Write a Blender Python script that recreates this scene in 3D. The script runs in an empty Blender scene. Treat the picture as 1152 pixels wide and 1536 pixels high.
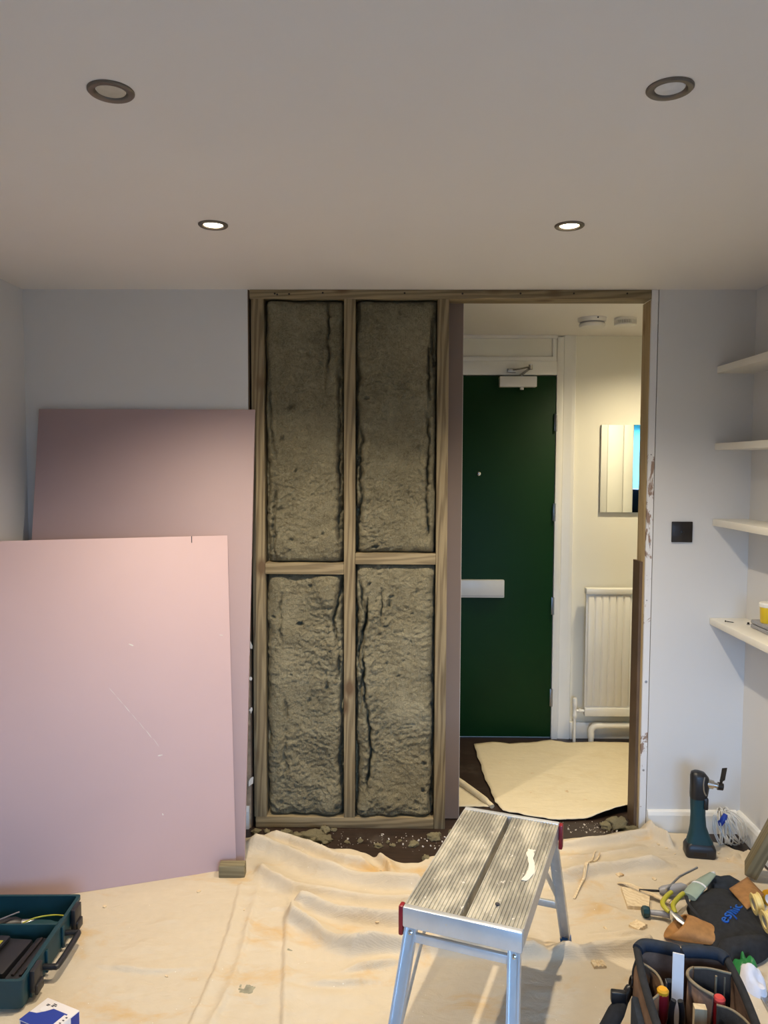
import bpy, bmesh, math, random
from mathutils import Vector, Matrix, noise, Euler
random.seed(7)
S = bpy.context.scene
COL = S.collection
PI = math.pi

# ------------------------------------------------------------------ camera, world, lights, exposure
CEIL = 2.30
cam_d = bpy.data.cameras.new('camera'); cam = bpy.data.objects.new('camera', cam_d); COL.objects.link(cam)
cam_d.sensor_fit = 'VERTICAL'; cam_d.sensor_height = 36.0; cam_d.lens = 1153.0 / 1536.0 * 36.0
cam_d.clip_start = 0.02
cam.matrix_world = (Matrix.Translation((0, 0, 1.573)) @ Matrix.Rotation(math.radians(0.75), 4, 'Z')
                    @ Matrix.Rotation(math.radians(90 - 3.5), 4, 'X') @ Matrix.Rotation(math.radians(0.2), 4, 'Z'))
S.camera = cam

SKY = 18.5          # brightness of the daylight outside the windows
SPOT = 118.0        # each lit downlight
HALL = 80.0        # lamp in the hall
w = bpy.data.worlds.new('world'); S.world = w; w.use_nodes = True
nt = w.node_tree; nt.nodes.clear()
wo = nt.nodes.new('ShaderNodeOutputWorld'); bg = nt.nodes.new('ShaderNodeBackground')
tc = nt.nodes.new('ShaderNodeTexCoord'); sp = nt.nodes.new('ShaderNodeSeparateXYZ'); cr = nt.nodes.new('ShaderNodeValToRGB')
cr.color_ramp.elements[0].position = 0.47; cr.color_ramp.elements[0].color = (0.05, 0.06, 0.07, 1)
cr.color_ramp.elements[1].position = 0.53; cr.color_ramp.elements[1].color = (0.32, 0.58, 1.0, 1)
mp = nt.nodes.new('ShaderNodeMapRange'); mp.inputs[1].default_value = -1; mp.inputs[2].default_value = 1
nt.links.new(tc.outputs['Generated'], sp.inputs[0]); nt.links.new(sp.outputs['Z'], mp.inputs[0])
nt.links.new(mp.outputs[0], cr.inputs[0]); nt.links.new(cr.outputs[0], bg.inputs[0]); nt.links.new(bg.outputs[0], wo.inputs[0])
bg.inputs[1].default_value = SKY

def area_portal(x0, x1, z0, z1, y):
    d = bpy.data.lights.new('window_portal', 'AREA'); d.shape = 'RECTANGLE'; d.size = x1 - x0; d.size_y = z1 - z0
    d.cycles.is_portal = True
    o = bpy.data.objects.new('window_portal', d); COL.objects.link(o)
    o.location = ((x0 + x1) / 2, y, (z0 + z1) / 2); o.rotation_euler = (math.radians(90), 0, 0)   # shines towards +Y
    return o
WIN1 = (-0.05, 1.38, 0.45, 1.72)
WIN2 = (2.35, 3.45, 0.80, 2.08)
for wn in (WIN1, WIN2):
    area_portal(*wn, -1.06)
S.view_settings.view_transform = 'Standard'
try: S.view_settings.look = 'None'
except Exception: pass
S.view_settings.exposure = 0.03; S.view_settings.gamma = 1.0; S.view_settings.use_curve_mapping = False

# ------------------------------------------------------------------ materials
MATS = {}
def N(nt, t, **kw):
    n = nt.nodes.new(t)
    for k, v in kw.items(): setattr(n, k, v)
    return n
def base_mat(name, rough=0.6, metal=0.0):
    m = bpy.data.materials.new(name); m.use_nodes = True
    nt = m.node_tree; b = nt.nodes['Principled BSDF']
    b.inputs['Roughness'].default_value = rough; b.inputs['Metallic'].default_value = metal
    MATS[name] = m
    return m, nt, b
def ramp(nt, src, stops):
    r = N(nt, 'ShaderNodeValToRGB'); el = r.color_ramp.elements
    el[0].position, el[0].color = stops[0][0], (*stops[0][1], 1)
    el[1].position, el[1].color = stops[-1][0], (*stops[-1][1], 1)
    for p, c in stops[1:-1]:
        e = el.new(p); e.color = (*c, 1)
    nt.links.new(src, r.inputs[0]); return r.outputs[0]
def coords(nt, scale=(1, 1, 1), kind='Object', rnd=False):
    t = N(nt, 'ShaderNodeTexCoord'); mpn = N(nt, 'ShaderNodeMapping'); mpn.inputs['Scale'].default_value = scale
    nt.links.new(t.outputs[kind], mpn.inputs[0])
    if rnd:
        oi = N(nt, 'ShaderNodeObjectInfo'); cb = N(nt, 'ShaderNodeCombineXYZ'); mu = N(nt, 'ShaderNodeMath', operation='MULTIPLY')
        mu.inputs[1].default_value = 37.0; nt.links.new(oi.outputs['Random'], mu.inputs[0])
        for i in range(3): nt.links.new(mu.outputs[0], cb.inputs[i])
        nt.links.new(cb.outputs[0], mpn.inputs['Location'])
    return mpn.outputs[0]
def noise_tex(nt, vec, scale, detail=4, rough=0.55, dist=0.0):
    n = N(nt, 'ShaderNodeTexNoise'); n.inputs['Scale'].default_value = scale; n.inputs['Detail'].default_value = detail
    n.inputs['Roughness'].default_value = rough; n.inputs['Distortion'].default_value = dist
    nt.links.new(vec, n.inputs['Vector']); return n.outputs[0]
def bump(nt, b, h, strength, dist=0.01, prev=None):
    n = N(nt, 'ShaderNodeBump'); n.inputs['Strength'].default_value = strength; n.inputs['Distance'].default_value = dist
    nt.links.new(h, n.inputs['Height'])
    if prev is not None: nt.links.new(prev, n.inputs['Normal'])
    nt.links.new(n.outputs[0], b.inputs['Normal']); return n.outputs[0]
def mixc(nt, fac, a, c):
    m = N(nt, 'ShaderNodeMix', data_type='RGBA')
    if hasattr(fac, 'is_linked') or hasattr(fac, 'links'): nt.links.new(fac, m.inputs['Factor'])
    else: m.inputs['Factor'].default_value = fac
    for v, k in ((a, 6), (c, 7)):
        if isinstance(v, tuple): m.inputs[k].default_value = (*v, 1)
        else: nt.links.new(v, m.inputs[k])
    return m.outputs[2]

def simple(name, col, rough=0.6, metal=0.0, var=0.12, vs=12.0, bmp=0.0, bs=200.0):
    m, nt, b = base_mat(name, rough, metal)
    v = coords(nt)
    n = noise_tex(nt, v, vs)
    lo = tuple(max(0, c * (1 - var)) for c in col); hi = tuple(min(1, c * (1 + var)) for c in col)
    nt.links.new(ramp(nt, n, [(0.3, lo), (0.7, hi)]), b.inputs['Base Color'])
    if bmp: bump(nt, b, noise_tex(nt, v, bs), bmp, 0.002)
    return m

def emit(name, col, strength):
    m, nt, b = base_mat(name, 0.4)
    b.inputs['Base Color'].default_value = (*col, 1)
    b.inputs['Emission Color'].default_value = (*col, 1); b.inputs['Emission Strength'].default_value = strength
    return m

simple('wall_paint', (0.68, 0.67, 0.655), 0.55, var=0.015, vs=2.0, bmp=0.05, bs=160)
simple('ceiling_paint', (0.84, 0.81, 0.785), 0.7, var=0.015, vs=1.5, bmp=0.04, bs=120)
simple('hall_paint', (0.80, 0.78, 0.69), 0.55, var=0.015, vs=2.0, bmp=0.04, bs=120)
simple('gloss_white', (0.80, 0.79, 0.75), 0.28, var=0.02, vs=5)
simple('shelf_white', (0.86, 0.83, 0.74), 0.35, var=0.02, vs=5)
simple('white_plastic', (0.74, 0.73, 0.71), 0.35, var=0.02)
simple('grey_plastic', (0.30, 0.30, 0.32), 0.4, var=0.05)
simple('letter_grey', (0.62, 0.62, 0.61), 0.35, var=0.02)
simple('door_green', (0.002, 0.030, 0.006), 0.5, var=0.1, vs=3, bmp=0.04, bs=90)
simple('black_plastic', (0.012, 0.012, 0.014), 0.42, var=0.2)
simple('black_bronze', (0.022, 0.017, 0.014), 0.35, metal=0.3, var=0.2)
simple('teal_plastic', (0.003, 0.040, 0.052), 0.5, var=0.12, bmp=0.06, bs=400)
simple('teal_dark', (0.008, 0.050, 0.060), 0.5, var=0.15, bmp=0.08, bs=300)
simple('nickel', (0.19, 0.165, 0.14), 0.42, metal=0.7, var=0.08, vs=30)
simple('chrome', (0.62, 0.61, 0.58), 0.22, metal=1.0, var=0.04)
simple('steel', (0.40, 0.40, 0.40), 0.35, metal=0.9, var=0.15, vs=40)
simple('black_fabric', (0.014, 0.015, 0.018), 0.85, var=0.35, vs=60, bmp=0.5, bs=700)
simple('navy_fabric', (0.012, 0.020, 0.035), 0.8, var=0.3, vs=60, bmp=0.4, bs=700)
simple('brown_fabric', (0.165, 0.092, 0.052), 0.85, var=0.25, vs=25, bmp=0.5, bs=600)
simple('brown_lining', (0.19, 0.115, 0.078), 0.9, var=0.3, vs=25, bmp=0.5, bs=600)
simple('tan_piping', (0.26, 0.20, 0.12), 0.8, var=0.15, vs=60)
simple('leather', (0.36, 0.175, 0.055), 0.65, var=0.22, vs=35, bmp=0.25, bs=350)
simple('yellow_plastic', (0.72, 0.50, 0.02), 0.35, var=0.05)
simple('yellow_handle', (0.42, 0.38, 0.03), 0.4, var=0.12)
simple('cream_plastic', (0.80, 0.62, 0.24), 0.4, var=0.06)
simple('orange_plastic', (0.75, 0.36, 0.02), 0.35, var=0.05)
simple('red_plastic', (0.26, 0.008, 0.016), 0.35, var=0.12)
simple('red_bright', (0.62, 0.06, 0.05), 0.35, var=0.12)
simple('blue_plastic', (0.01, 0.10, 0.36), 0.4, var=0.1)
simple('blue_print', (0.010, 0.040, 0.30), 0.4, var=0.06)
simple('blue_ink', (0.012, 0.10, 0.42), 0.7, var=0.15, vs=60)
simple('ink', (0.03, 0.03, 0.04), 0.6, var=0.1)
simple('card_white', (0.78, 0.74, 0.72), 0.45, var=0.03)
simple('green_plastic', (0.02, 0.19, 0.05), 0.4, var=0.2)
simple('pale_green', (0.30, 0.37, 0.29), 0.22, var=0.1)
simple('cable_white', (0.62, 0.60, 0.55), 0.45, var=0.04)
simple('dark_plinth', (0.03, 0.022, 0.02), 0.6, var=0.2)
simple('brown_lining_board', (0.115, 0.072, 0.042), 0.6, var=0.2, vs=8)
simple('amber', (0.22, 0.05, 0.01), 0.25, var=0.1)
simple('gypsum', (0.70, 0.66, 0.60), 0.9, var=0.08, vs=60, bmp=0.4)
simple('white_rag', (0.72, 0.72, 0.78), 0.9, var=0.08, vs=20, bmp=0.3)
simple('mirror_edge', (0.25, 0.27, 0.26), 0.3, var=0.05)
simple('navy_blind', (0.008, 0.02, 0.045), 0.7, var=0.1)
MATS['door_green'].node_tree.nodes['Principled BSDF'].inputs['Specular IOR Level'].default_value = 0.2
m, nt, b = base_mat('mirror', 0.015, 1.0); b.inputs['Base Color'].default_value = (0.86, 0.88, 0.86, 1)
m = bpy.data.materials.new('glass'); m.use_nodes = True; MATS['glass'] = m; nt = m.node_tree; nt.nodes.clear()
o_ = N(nt, 'ShaderNodeOutputMaterial'); t_ = N(nt, 'ShaderNodeBsdfTransparent'); g_ = N(nt, 'ShaderNodeBsdfGlossy'); g_.inputs['Roughness'].default_value = 0.02
x_ = N(nt, 'ShaderNodeMixShader'); x_.inputs[0].default_value = 0.05
nt.links.new(t_.outputs[0], x_.inputs[1]); nt.links.new(g_.outputs[0], x_.inputs[2]); nt.links.new(x_.outputs[0], o_.inputs[0])
emit('lamp_lit', (1.0, 0.86, 0.62), 26.0)
emit('hall_glass', (1.0, 0.88, 0.62), 6.0)
simple('lens_cream', (0.56, 0.53, 0.44), 0.2, var=0.06, vs=60)
simple('lens_white', (0.66, 0.67, 0.70), 0.2, var=0.06, vs=60)

def wood_mat(name, dark, light, knot, rough=0.7):
    m, nt, b = base_mat(name, rough)
    v = coords(nt, (1, 1, 1), rnd=True)
    vs = N(nt, 'ShaderNodeMapping'); vs.inputs['Scale'].default_value = (1, 1, 0.055); nt.links.new(v, vs.inputs[0])
    warp = noise_tex(nt, vs.outputs[0], 9.0, 3, 0.5, 0.6)
    wv = N(nt, 'ShaderNodeTexWave', wave_type='BANDS', bands_direction='DIAGONAL'); wv.inputs['Scale'].default_value = 26
    wv.inputs['Distortion'].default_value = 7.5; wv.inputs['Detail'].default_value = 2.0; wv.inputs['Detail Scale'].default_value = 1.2
    nt.links.new(vs.outputs[0], wv.inputs['Vector'])
    fine = noise_tex(nt, vs.outputs[0], 120.0, 3)
    c1 = ramp(nt, wv.outputs[0], [(0.15, dark), (0.75, light)])
    c2 = mixc(nt, 0.35, c1, ramp(nt, fine, [(0.3, dark), (0.7, light)]))
    c3 = mixc(nt, 0.30, c2, ramp(nt, warp, [(0.35, dark), (0.65, light)]))
    # knots: sparse stretched cells along the grain
    ks = N(nt, 'ShaderNodeMapping'); ks.inputs['Scale'].default_value = (8, 8, 4.6); nt.links.new(v, ks.inputs[0])
    vo = N(nt, 'ShaderNodeTexVoronoi'); vo.inputs['Scale'].default_value = 1.0; nt.links.new(ks.outputs[0], vo.inputs['Vector'])
    kf = ramp(nt, vo.outputs['Distance'], [(0.10, (1, 1, 1)), (0.24, (0, 0, 0))])
    c4 = mixc(nt, kf, c3, knot)
    nt.links.new(c4, b.inputs['Base Color'])
    bump(nt, b, fine, 0.25, 0.002)
    return m
wood_mat('stud_wood', (0.135, 0.096, 0.048), (0.37, 0.288, 0.16), (0.14, 0.085, 0.04))
wood_mat('fresh_wood', (0.42, 0.30, 0.15), (0.66, 0.52, 0.30), (0.30, 0.17, 0.07))
wood_mat('old_wood', (0.135, 0.110, 0.055), (0.27, 0.225, 0.125), (0.08, 0.05, 0.025))
wood_mat('clean_pine', (0.60, 0.45, 0.26), (0.80, 0.66, 0.44), (0.45, 0.28, 0.12))

# pink fire-rated plasterboard: pink paper with scuffs
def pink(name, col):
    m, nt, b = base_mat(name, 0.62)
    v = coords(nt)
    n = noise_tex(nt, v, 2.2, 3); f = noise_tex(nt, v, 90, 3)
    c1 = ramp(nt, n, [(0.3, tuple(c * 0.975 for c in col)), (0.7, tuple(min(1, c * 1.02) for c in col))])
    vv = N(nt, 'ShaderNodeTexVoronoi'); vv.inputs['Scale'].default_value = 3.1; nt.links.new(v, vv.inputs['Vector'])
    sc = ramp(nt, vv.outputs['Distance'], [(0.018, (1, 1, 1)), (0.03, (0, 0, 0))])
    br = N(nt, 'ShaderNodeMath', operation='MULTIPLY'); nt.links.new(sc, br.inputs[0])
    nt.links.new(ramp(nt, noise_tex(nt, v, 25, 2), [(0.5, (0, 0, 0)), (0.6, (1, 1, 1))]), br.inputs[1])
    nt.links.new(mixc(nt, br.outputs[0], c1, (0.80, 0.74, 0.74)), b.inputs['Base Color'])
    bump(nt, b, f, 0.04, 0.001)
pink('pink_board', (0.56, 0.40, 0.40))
pink('pink_board_shaded', (0.42, 0.305, 0.305))  # darker copy of the board pink, shade on the rear sheet put into its colour
pink('pink_cladding_shaded', (0.215, 0.155, 0.12))  # shadowed copy of the pink for the hall-side cladding, shade in the base colour

# mineral wool
def wool(name, lo, mid, hi):
    m, nt, b = base_mat(name, 0.95)
    v = coords(nt)
    n1 = noise_tex(nt, v, 7.0, 7, 0.68, 0.8); n2 = noise_tex(nt, v, 75.0, 6, 0.72, 1.2); n3 = noise_tex(nt, v, 260.0, 3, 0.6, 0.5)
    c1 = ramp(nt, n1, [(0.28, lo), (0.5, mid), (0.72, hi)])
    c1 = mixc(nt, 0.45, c1, ramp(nt, n2, [(0.33, lo), (0.66, hi)]))
    nt.links.new(mixc(nt, 0.2, c1, ramp(nt, n3, [(0.35, lo), (0.65, hi)])), b.inputs['Base Color'])
    s = coords(nt, (190, 1, 9)); st = noise_tex(nt, s, 1.0, 2)
    p = bump(nt, b, n2, 1.0, 0.012)
    p = bump(nt, b, n3, 0.7, 0.004, p)
    bump(nt, b, st, 0.5, 0.004, p)
wool('mineral_wool', (0.115, 0.095, 0.050), (0.27, 0.232, 0.135), (0.47, 0.42, 0.275))
wool('wool_tuft', (0.25, 0.21, 0.11), (0.42, 0.36, 0.20), (0.60, 0.53, 0.34))

# dust sheet canvas
def canvas(name, base, stain, stain_amt):
    m, nt, b = base_mat(name, 0.92)
    v = coords(nt)
    n = noise_tex(nt, v, 1.6, 4, 0.6); f = noise_tex(nt, v, 35, 4)
    c1 = ramp(nt, n, [(0.3, tuple(c * 0.93 for c in base)), (0.7, base)])
    c1 = mixc(nt, 0.2, c1, ramp(nt, f, [(0.3, tuple(c * 0.85 for c in base)), (0.7, tuple(min(1, c * 1.06) for c in base))]))
    s = noise_tex(nt, coords(nt, (1.0, 1.6, 1)), 3.4, 5, 0.62, 0.4)
    c2 = mixc(nt, ramp(nt, s, [(0.56, (0, 0, 0)), (0.74, (stain_amt,) * 3)]), c1, stain)
    # plaster flecks
    vo = N(nt, 'ShaderNodeTexVoronoi'); vo.inputs['Scale'].default_value = 42; nt.links.new(v, vo.inputs['Vector'])
    fl = ramp(nt, vo.outputs['Distance'], [(0.035, (1, 1, 1)), (0.07, (0, 0, 0))])
    gate = N(nt, 'ShaderNodeMath', operation='MULTIPLY'); nt.links.new(fl, gate.inputs[0])
    nt.links.new(ramp(nt, noise_tex(nt, v, 6, 2), [(0.5, (0, 0, 0)), (0.6, (1, 1, 1))]), gate.inputs[1])
    c3 = mixc(nt, gate.outputs[0], c2, (0.88, 0.86, 0.80))
    nt.links.new(c3, b.inputs['Base Color'])
    wx = N(nt, 'ShaderNodeTexWave', wave_type='BANDS', bands_direction='X'); wx.inputs['Scale'].default_value = 120; wx.inputs['Distortion'].default_value = 1.5
    wy = N(nt, 'ShaderNodeTexWave', wave_type='BANDS', bands_direction='Y'); wy.inputs['Scale'].default_value = 120; wy.inputs['Distortion'].default_value = 1.5
    nt.links.new(v, wx.inputs['Vector']); nt.links.new(v, wy.inputs['Vector'])
    p = bump(nt, b, wx.outputs[0], 0.12, 0.002); p = bump(nt, b, wy.outputs[0], 0.12, 0.002, p)
    bump(nt, b, noise_tex(nt, coords(nt, (0.7, 1.3, 1)), 16, 5, 0.6, 0.8), 0.45, 0.012, p)
canvas('canvas', (0.64, 0.545, 0.405), (0.60, 0.36, 0.11), 0.75)
canvas('canvas_hall', (0.76, 0.66, 0.46), (0.60, 0.46, 0.24), 0.4)

# dark wood-effect floor
m, nt, b = base_mat('dark_floor', 0.45)
v = coords(nt, (1, 14, 1)); n = noise_tex(nt, v, 5, 5, 0.6, 0.5)
v2 = coords(nt); dusty = noise_tex(nt, v2, 5, 5, 0.7)
c = ramp(nt, n, [(0.3, (0.018, 0.010, 0.007)), (0.7, (0.045, 0.026, 0.018))])
d = mixc(nt, ramp(nt, dusty, [(0.55, (0, 0, 0)), (0.8, (0.35, 0.35, 0.35))]), c, (0.20, 0.17, 0.14))
nt.links.new(d, b.inputs['Base Color']); bump(nt, b, n, 0.1, 0.002)

# chipped white paint over brown plaster (edge of the old opening)
m, nt, b = base_mat('chipped_paint', 0.55)
v = coords(nt, (1, 1, 0.45)); n = noise_tex(nt, v, 16, 6, 0.7, 0.8); n2 = noise_tex(nt, coords(nt), 3.0, 2)
ad = N(nt, 'ShaderNodeMath', operation='ADD'); nt.links.new(n, ad.inputs[0]); nt.links.new(n2, ad.inputs[1])
k = ramp(nt, ad.outputs[0], [(1.14, (0, 0, 0)), (1.17, (1, 1, 1))]) if False else None
sc = N(nt, 'ShaderNodeMath', operation='MULTIPLY'); sc.inputs[1].default_value = 0.5; nt.links.new(ad.outputs[0], sc.inputs[0])
k = ramp(nt, sc.outputs[0], [(0.555, (0, 0, 0)), (0.575, (1, 1, 1))])
nt.links.new(mixc(nt, k, (0.76, 0.75, 0.74), (0.30, 0.20, 0.145)), b.inputs['Base Color']); bump(nt, b, k, -0.3, 0.003)

# worn aluminium deck and legs
def alu(name, col, worn, metal, rough, amt):
    m, nt, b = base_mat(name, rough, metal)
    v = coords(nt); n = noise_tex(nt, coords(nt, (1.3, 0.45, 1)), 15, 5, 0.6); n2 = noise_tex(nt, v, 7, 3)
    k = ramp(nt, n, [(0.42, (0, 0, 0)), (0.62, (amt,) * 3)])
    c = mixc(nt, k, col, worn)
    sp_ = ramp(nt, noise_tex(nt, v, 48, 2), [(0.69, (0, 0, 0)), (0.72, (1, 1, 1))])
    c = mixc(nt, sp_, c, (0.75, 0.72, 0.66))
    nt.links.new(c, b.inputs['Base Color']); bump(nt, b, n, 0.08, 0.001)
alu('deck_alu', (0.30, 0.285, 0.24), (0.60, 0.565, 0.47), 0.25, 0.5, 0.95)
alu('frame_alu', (0.70, 0.72, 0.74), (0.62, 0.63, 0.64), 0.55, 0.34, 0.5)
alu('leg_alu', (0.52, 0.52, 0.50), (0.66, 0.66, 0.64), 0.6, 0.36, 0.6)

# ------------------------------------------------------------------ mesh helpers
def finish(name, bm, mat, parent=None, smooth=None, loc=None, rot=None):
    me = bpy.data.meshes.new(name); bmesh.ops.recalc_face_normals(bm, faces=bm.faces); bm.to_mesh(me); bm.free()
    me.materials.append(MATS[mat])
    if smooth is not None:
        for p in me.polygons: p.use_smooth = True
        me.set_sharp_from_angle(angle=math.radians(smooth))
    o = bpy.data.objects.new(name, me); COL.objects.link(o)
    if parent is not None: o.parent = parent
    if loc is not None: o.location = loc
    if rot is not None: o.rotation_euler = rot
    return o
def tag(o, label=None, cat=None, group=None, kind=None):
    if label: o['label'] = label
    if cat: o['category'] = cat
    if group: o['group'] = group
    if kind: o['kind'] = kind
    return o
def empty(name, loc=(0, 0, 0), rz=0.0, label=None, cat=None, group=None):
    o = bpy.data.objects.new(name, None); COL.objects.link(o); o.empty_display_size = 0.05
    o.location = loc; o.rotation_euler = (0, 0, rz)
    return tag(o, label, cat, group)
def struct(o): o['kind'] = 'structure'; return o
def bm_box(bm, x0, x1, y0, y1, z0, z1, bev=0.0, M=None):
    r = bmesh.ops.create_cube(bm, size=1.0)
    vs = r['verts']
    for v in vs: v.co = Vector(((x0 + x1) / 2 + v.co.x * (x1 - x0), (y0 + y1) / 2 + v.co.y * (y1 - y0), (z0 + z1) / 2 + v.co.z * (z1 - z0)))
    if bev > 0:
        es = list({e for v in vs for e in v.link_edges})
        r2 = bmesh.ops.bevel(bm, geom=es, offset=bev, segments=2, affect='EDGES', profile=0.5)
        vs = list({v for f in r2['faces'] for v in f.verts} | {v for v in vs if v.is_valid})
    if M is not None:
        for v in vs: v.co = M @ v.co
    return vs
def box(name, mat, x0, x1, y0, y1, z0, z1, parent=None, bev=0.0, smooth=None, **k):
    bm = bmesh.new(); bm_box(bm, x0, x1, y0, y1, z0, z1, bev)
    return finish(name, bm, mat, parent, smooth if smooth is not None else (40 if bev else None), **k)
def bm_tube(bm, pts, rad, n=10, cap=True, flat=1.0):
    pts = [Vector(p) for p in pts]; rings = []
    rad = rad if isinstance(rad, (list, tuple)) else [rad] * len(pts)
    t0 = (pts[1] - pts[0]).normalized(); ref = Vector((0, 0, 1)) if abs(t0.z) < 0.9 else Vector((1, 0, 0))
    nrm = (ref - t0 * ref.dot(t0)).normalized()
    for i, p in enumerate(pts):
        t = (pts[min(i + 1, len(pts) - 1)] - pts[max(i - 1, 0)]).normalized()
        nrm = (nrm - t * nrm.dot(t)).normalized(); bi = t.cross(nrm)
        rings.append([bm.verts.new(p + (nrm * math.cos(2 * PI * k / n) * flat + bi * math.sin(2 * PI * k / n)) * rad[i]) for k in range(n)])
    for a, b_ in zip(rings, rings[1:]):
        for k in range(n): bm.faces.new((a[k], a[(k + 1) % n], b_[(k + 1) % n], b_[k]))
    if cap: bm.faces.new(rings[0][::-1]); bm.faces.new(rings[-1])
    return rings
def tube(name, mat, pts, rad, parent=None, n=10, flat=1.0, **k):
    bm = bmesh.new(); bm_tube(bm, pts, rad, n, flat=flat)
    return finish(name, bm, mat, parent, 45, **k)
def bm_lathe(bm, prof, n=32, M=None, closed=False):
    rings = []
    for r, z in prof:
        rings.append([bm.verts.new(Vector((max(r, 1e-5) * math.cos(2 * PI * k / n), max(r, 1e-5) * math.sin(2 * PI * k / n), z))) for k in range(n)])
    if M is not None:
        for rg in rings:
            for v in rg: v.co = M @ v.co
    prs = list(zip(rings, rings[1:])) + ([(rings[-1], rings[0])] if closed else [])
    for a, b_ in prs:
        for k in range(n): bm.faces.new((a[k], a[(k + 1) % n], b_[(k + 1) % n], b_[k]))
    if not closed:
        bm.faces.new(rings[0][::-1]); bm.faces.new(rings[-1])
def lathe(name, mat, prof, parent=None, n=32, M=None, closed=False, **k):
    bm = bmesh.new(); bm_lathe(bm, prof, n, M, closed)
    return finish(name, bm, mat, parent, 40, **k)
def bm_prism(bm, poly, z0, z1, M=None):
    a = [bm.verts.new((x, y, z0)) for x, y in poly]; c = [bm.verts.new((x, y, z1)) for x, y in poly]
    if M is not None:
        for v in a + c: v.co = M @ v.co
    bm.faces.new(a[::-1]); bm.faces.new(c); n = len(poly)
    for i in range(n): bm.faces.new((a[i], a[(i + 1) % n], c[(i + 1) % n], c[i]))
def prism(name, mat, poly, z0, z1, parent=None, M=None, smooth=None, **k):
    bm = bmesh.new(); bm_prism(bm, poly, z0, z1, M); return finish(name, bm, mat, parent, smooth, **k)
def loft(bm, rings, closed=True, cap0=True, cap1=True):
    vr = [[bm.verts.new(p) for p in r] for r in rings]; n = len(rings[0])
    for a, b_ in zip(vr, vr[1:]):
        for k in range(n if closed else n - 1): bm.faces.new((a[k], a[(k + 1) % n], b_[(k + 1) % n], b_[k]))
    if cap0: bm.faces.new(vr[0][::-1])
    if cap1: bm.faces.new(vr[-1])
    return vr
def rrect(w_, l_, r, n=5):
    pts = []
    for cx, cy, a0 in ((w_ / 2 - r, l_ / 2 - r, 0), (-w_ / 2 + r, l_ / 2 - r, 90), (-w_ / 2 + r, -l_ / 2 + r, 180), (w_ / 2 - r, -l_ / 2 + r, 270)):
        for k in range(n + 1):
            a = math.radians(a0 + 90 * k / n); pts.append((cx + r * math.cos(a), cy + r * math.sin(a)))
    return pts
def pillow(bm, poly, z0, h, rings=7, wr=0.004, seed=0.0, sub=6, puff=0.5):
    n = len(poly); cx = sum(p[0] for p in poly) / n; cy = sum(p[1] for p in poly) / n
    out = []
    for i in range(n):
        p0, p1, p2, p3 = [Vector(poly[(i + j - 1) % n]) for j in range(4)]
        for k in range(sub):
            t = k / sub
            out.append(0.5 * ((2 * p1) + (p2 - p0) * t + (2 * p0 - 5 * p1 + 4 * p2 - p3) * t * t + (3 * p1 - p0 - 3 * p2 + p3) * t ** 3))
    rr = []
    for j in range(rings):
        s = 1 - j / rings; hh = h * (1 - s ** 2.6) ** puff
        ring = []
        for p in out:
            x, y = cx + (p.x - cx) * s, cy + (p.y - cy) * s
            ring.append(Vector((x, y, z0 + hh + (wr * noise.fractal(Vector((x * 14, y * 14, seed)), 1, 2, 3) if j else 0))))
        rr.append(ring)
    base = [Vector((p.x, p.y, z0)) for p in out]
    loft(bm, rr, True, True, True)
def smooth_poly(pts, sub=6):
    pts = [Vector(p) for p in pts]; out = []; n = len(pts)
    for i in range(n - 1):
        p0, p1, p2, p3 = pts[max(i - 1, 0)], pts[i], pts[i + 1], pts[min(i + 2, n - 1)]
        for k in range(sub):
            t = k / sub
            out.append(0.5 * ((2 * p1) + (p2 - p0) * t + (2 * p0 - 5 * p1 + 4 * p2 - p3) * t * t + (3 * p1 - p0 - 3 * p2 + p3) * t ** 3))
    return out + [pts[-1]]
def text_mesh(name, txt, size, mat, parent, M, depth=0.0006):
    cu = bpy.data.curves.new(name, 'FONT'); cu.body = txt; cu.size = size; cu.extrude = depth; cu.align_x = 'CENTER'; cu.align_y = 'CENTER'
    cu.resolution_u = 3; cu.space_character = 1.12
    t = bpy.data.objects.new(name + '_c', cu); COL.objects.link(t)
    dg = bpy.context.evaluated_depsgraph_get(); dg.update()
    me = bpy.data.meshes.new_from_object(t.evaluated_get(dg)); bpy.data.objects.remove(t); bpy.data.curves.remove(cu)
    me.transform(M); me.materials.clear(); me.materials.append(MATS[mat]); me.name = name
    o = bpy.data.objects.new(name, me); COL.objects.link(o); o.parent = parent
    return o
def timber(name, mat, a, b_, wx, wy, parent=None, bev=0.002, roll=0.0):
    """a straight timber from a to b, long axis local Z so the grain follows it"""
    a, b_ = Vector(a), Vector(b_); L = (b_ - a).length
    bm = bmesh.new(); bm_box(bm, -wx / 2, wx / 2, -wy / 2, wy / 2, 0, L, bev)
    o = finish(name, bm, mat, parent, 40)
    q = (b_ - a).to_track_quat('Z', 'Y')
    o.rotation_mode = 'QUATERNION'; o.rotation_quaternion = q @ Matrix.Rotation(roll, 3, 'Z').to_quaternion(); o.location = a
    return o

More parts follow.
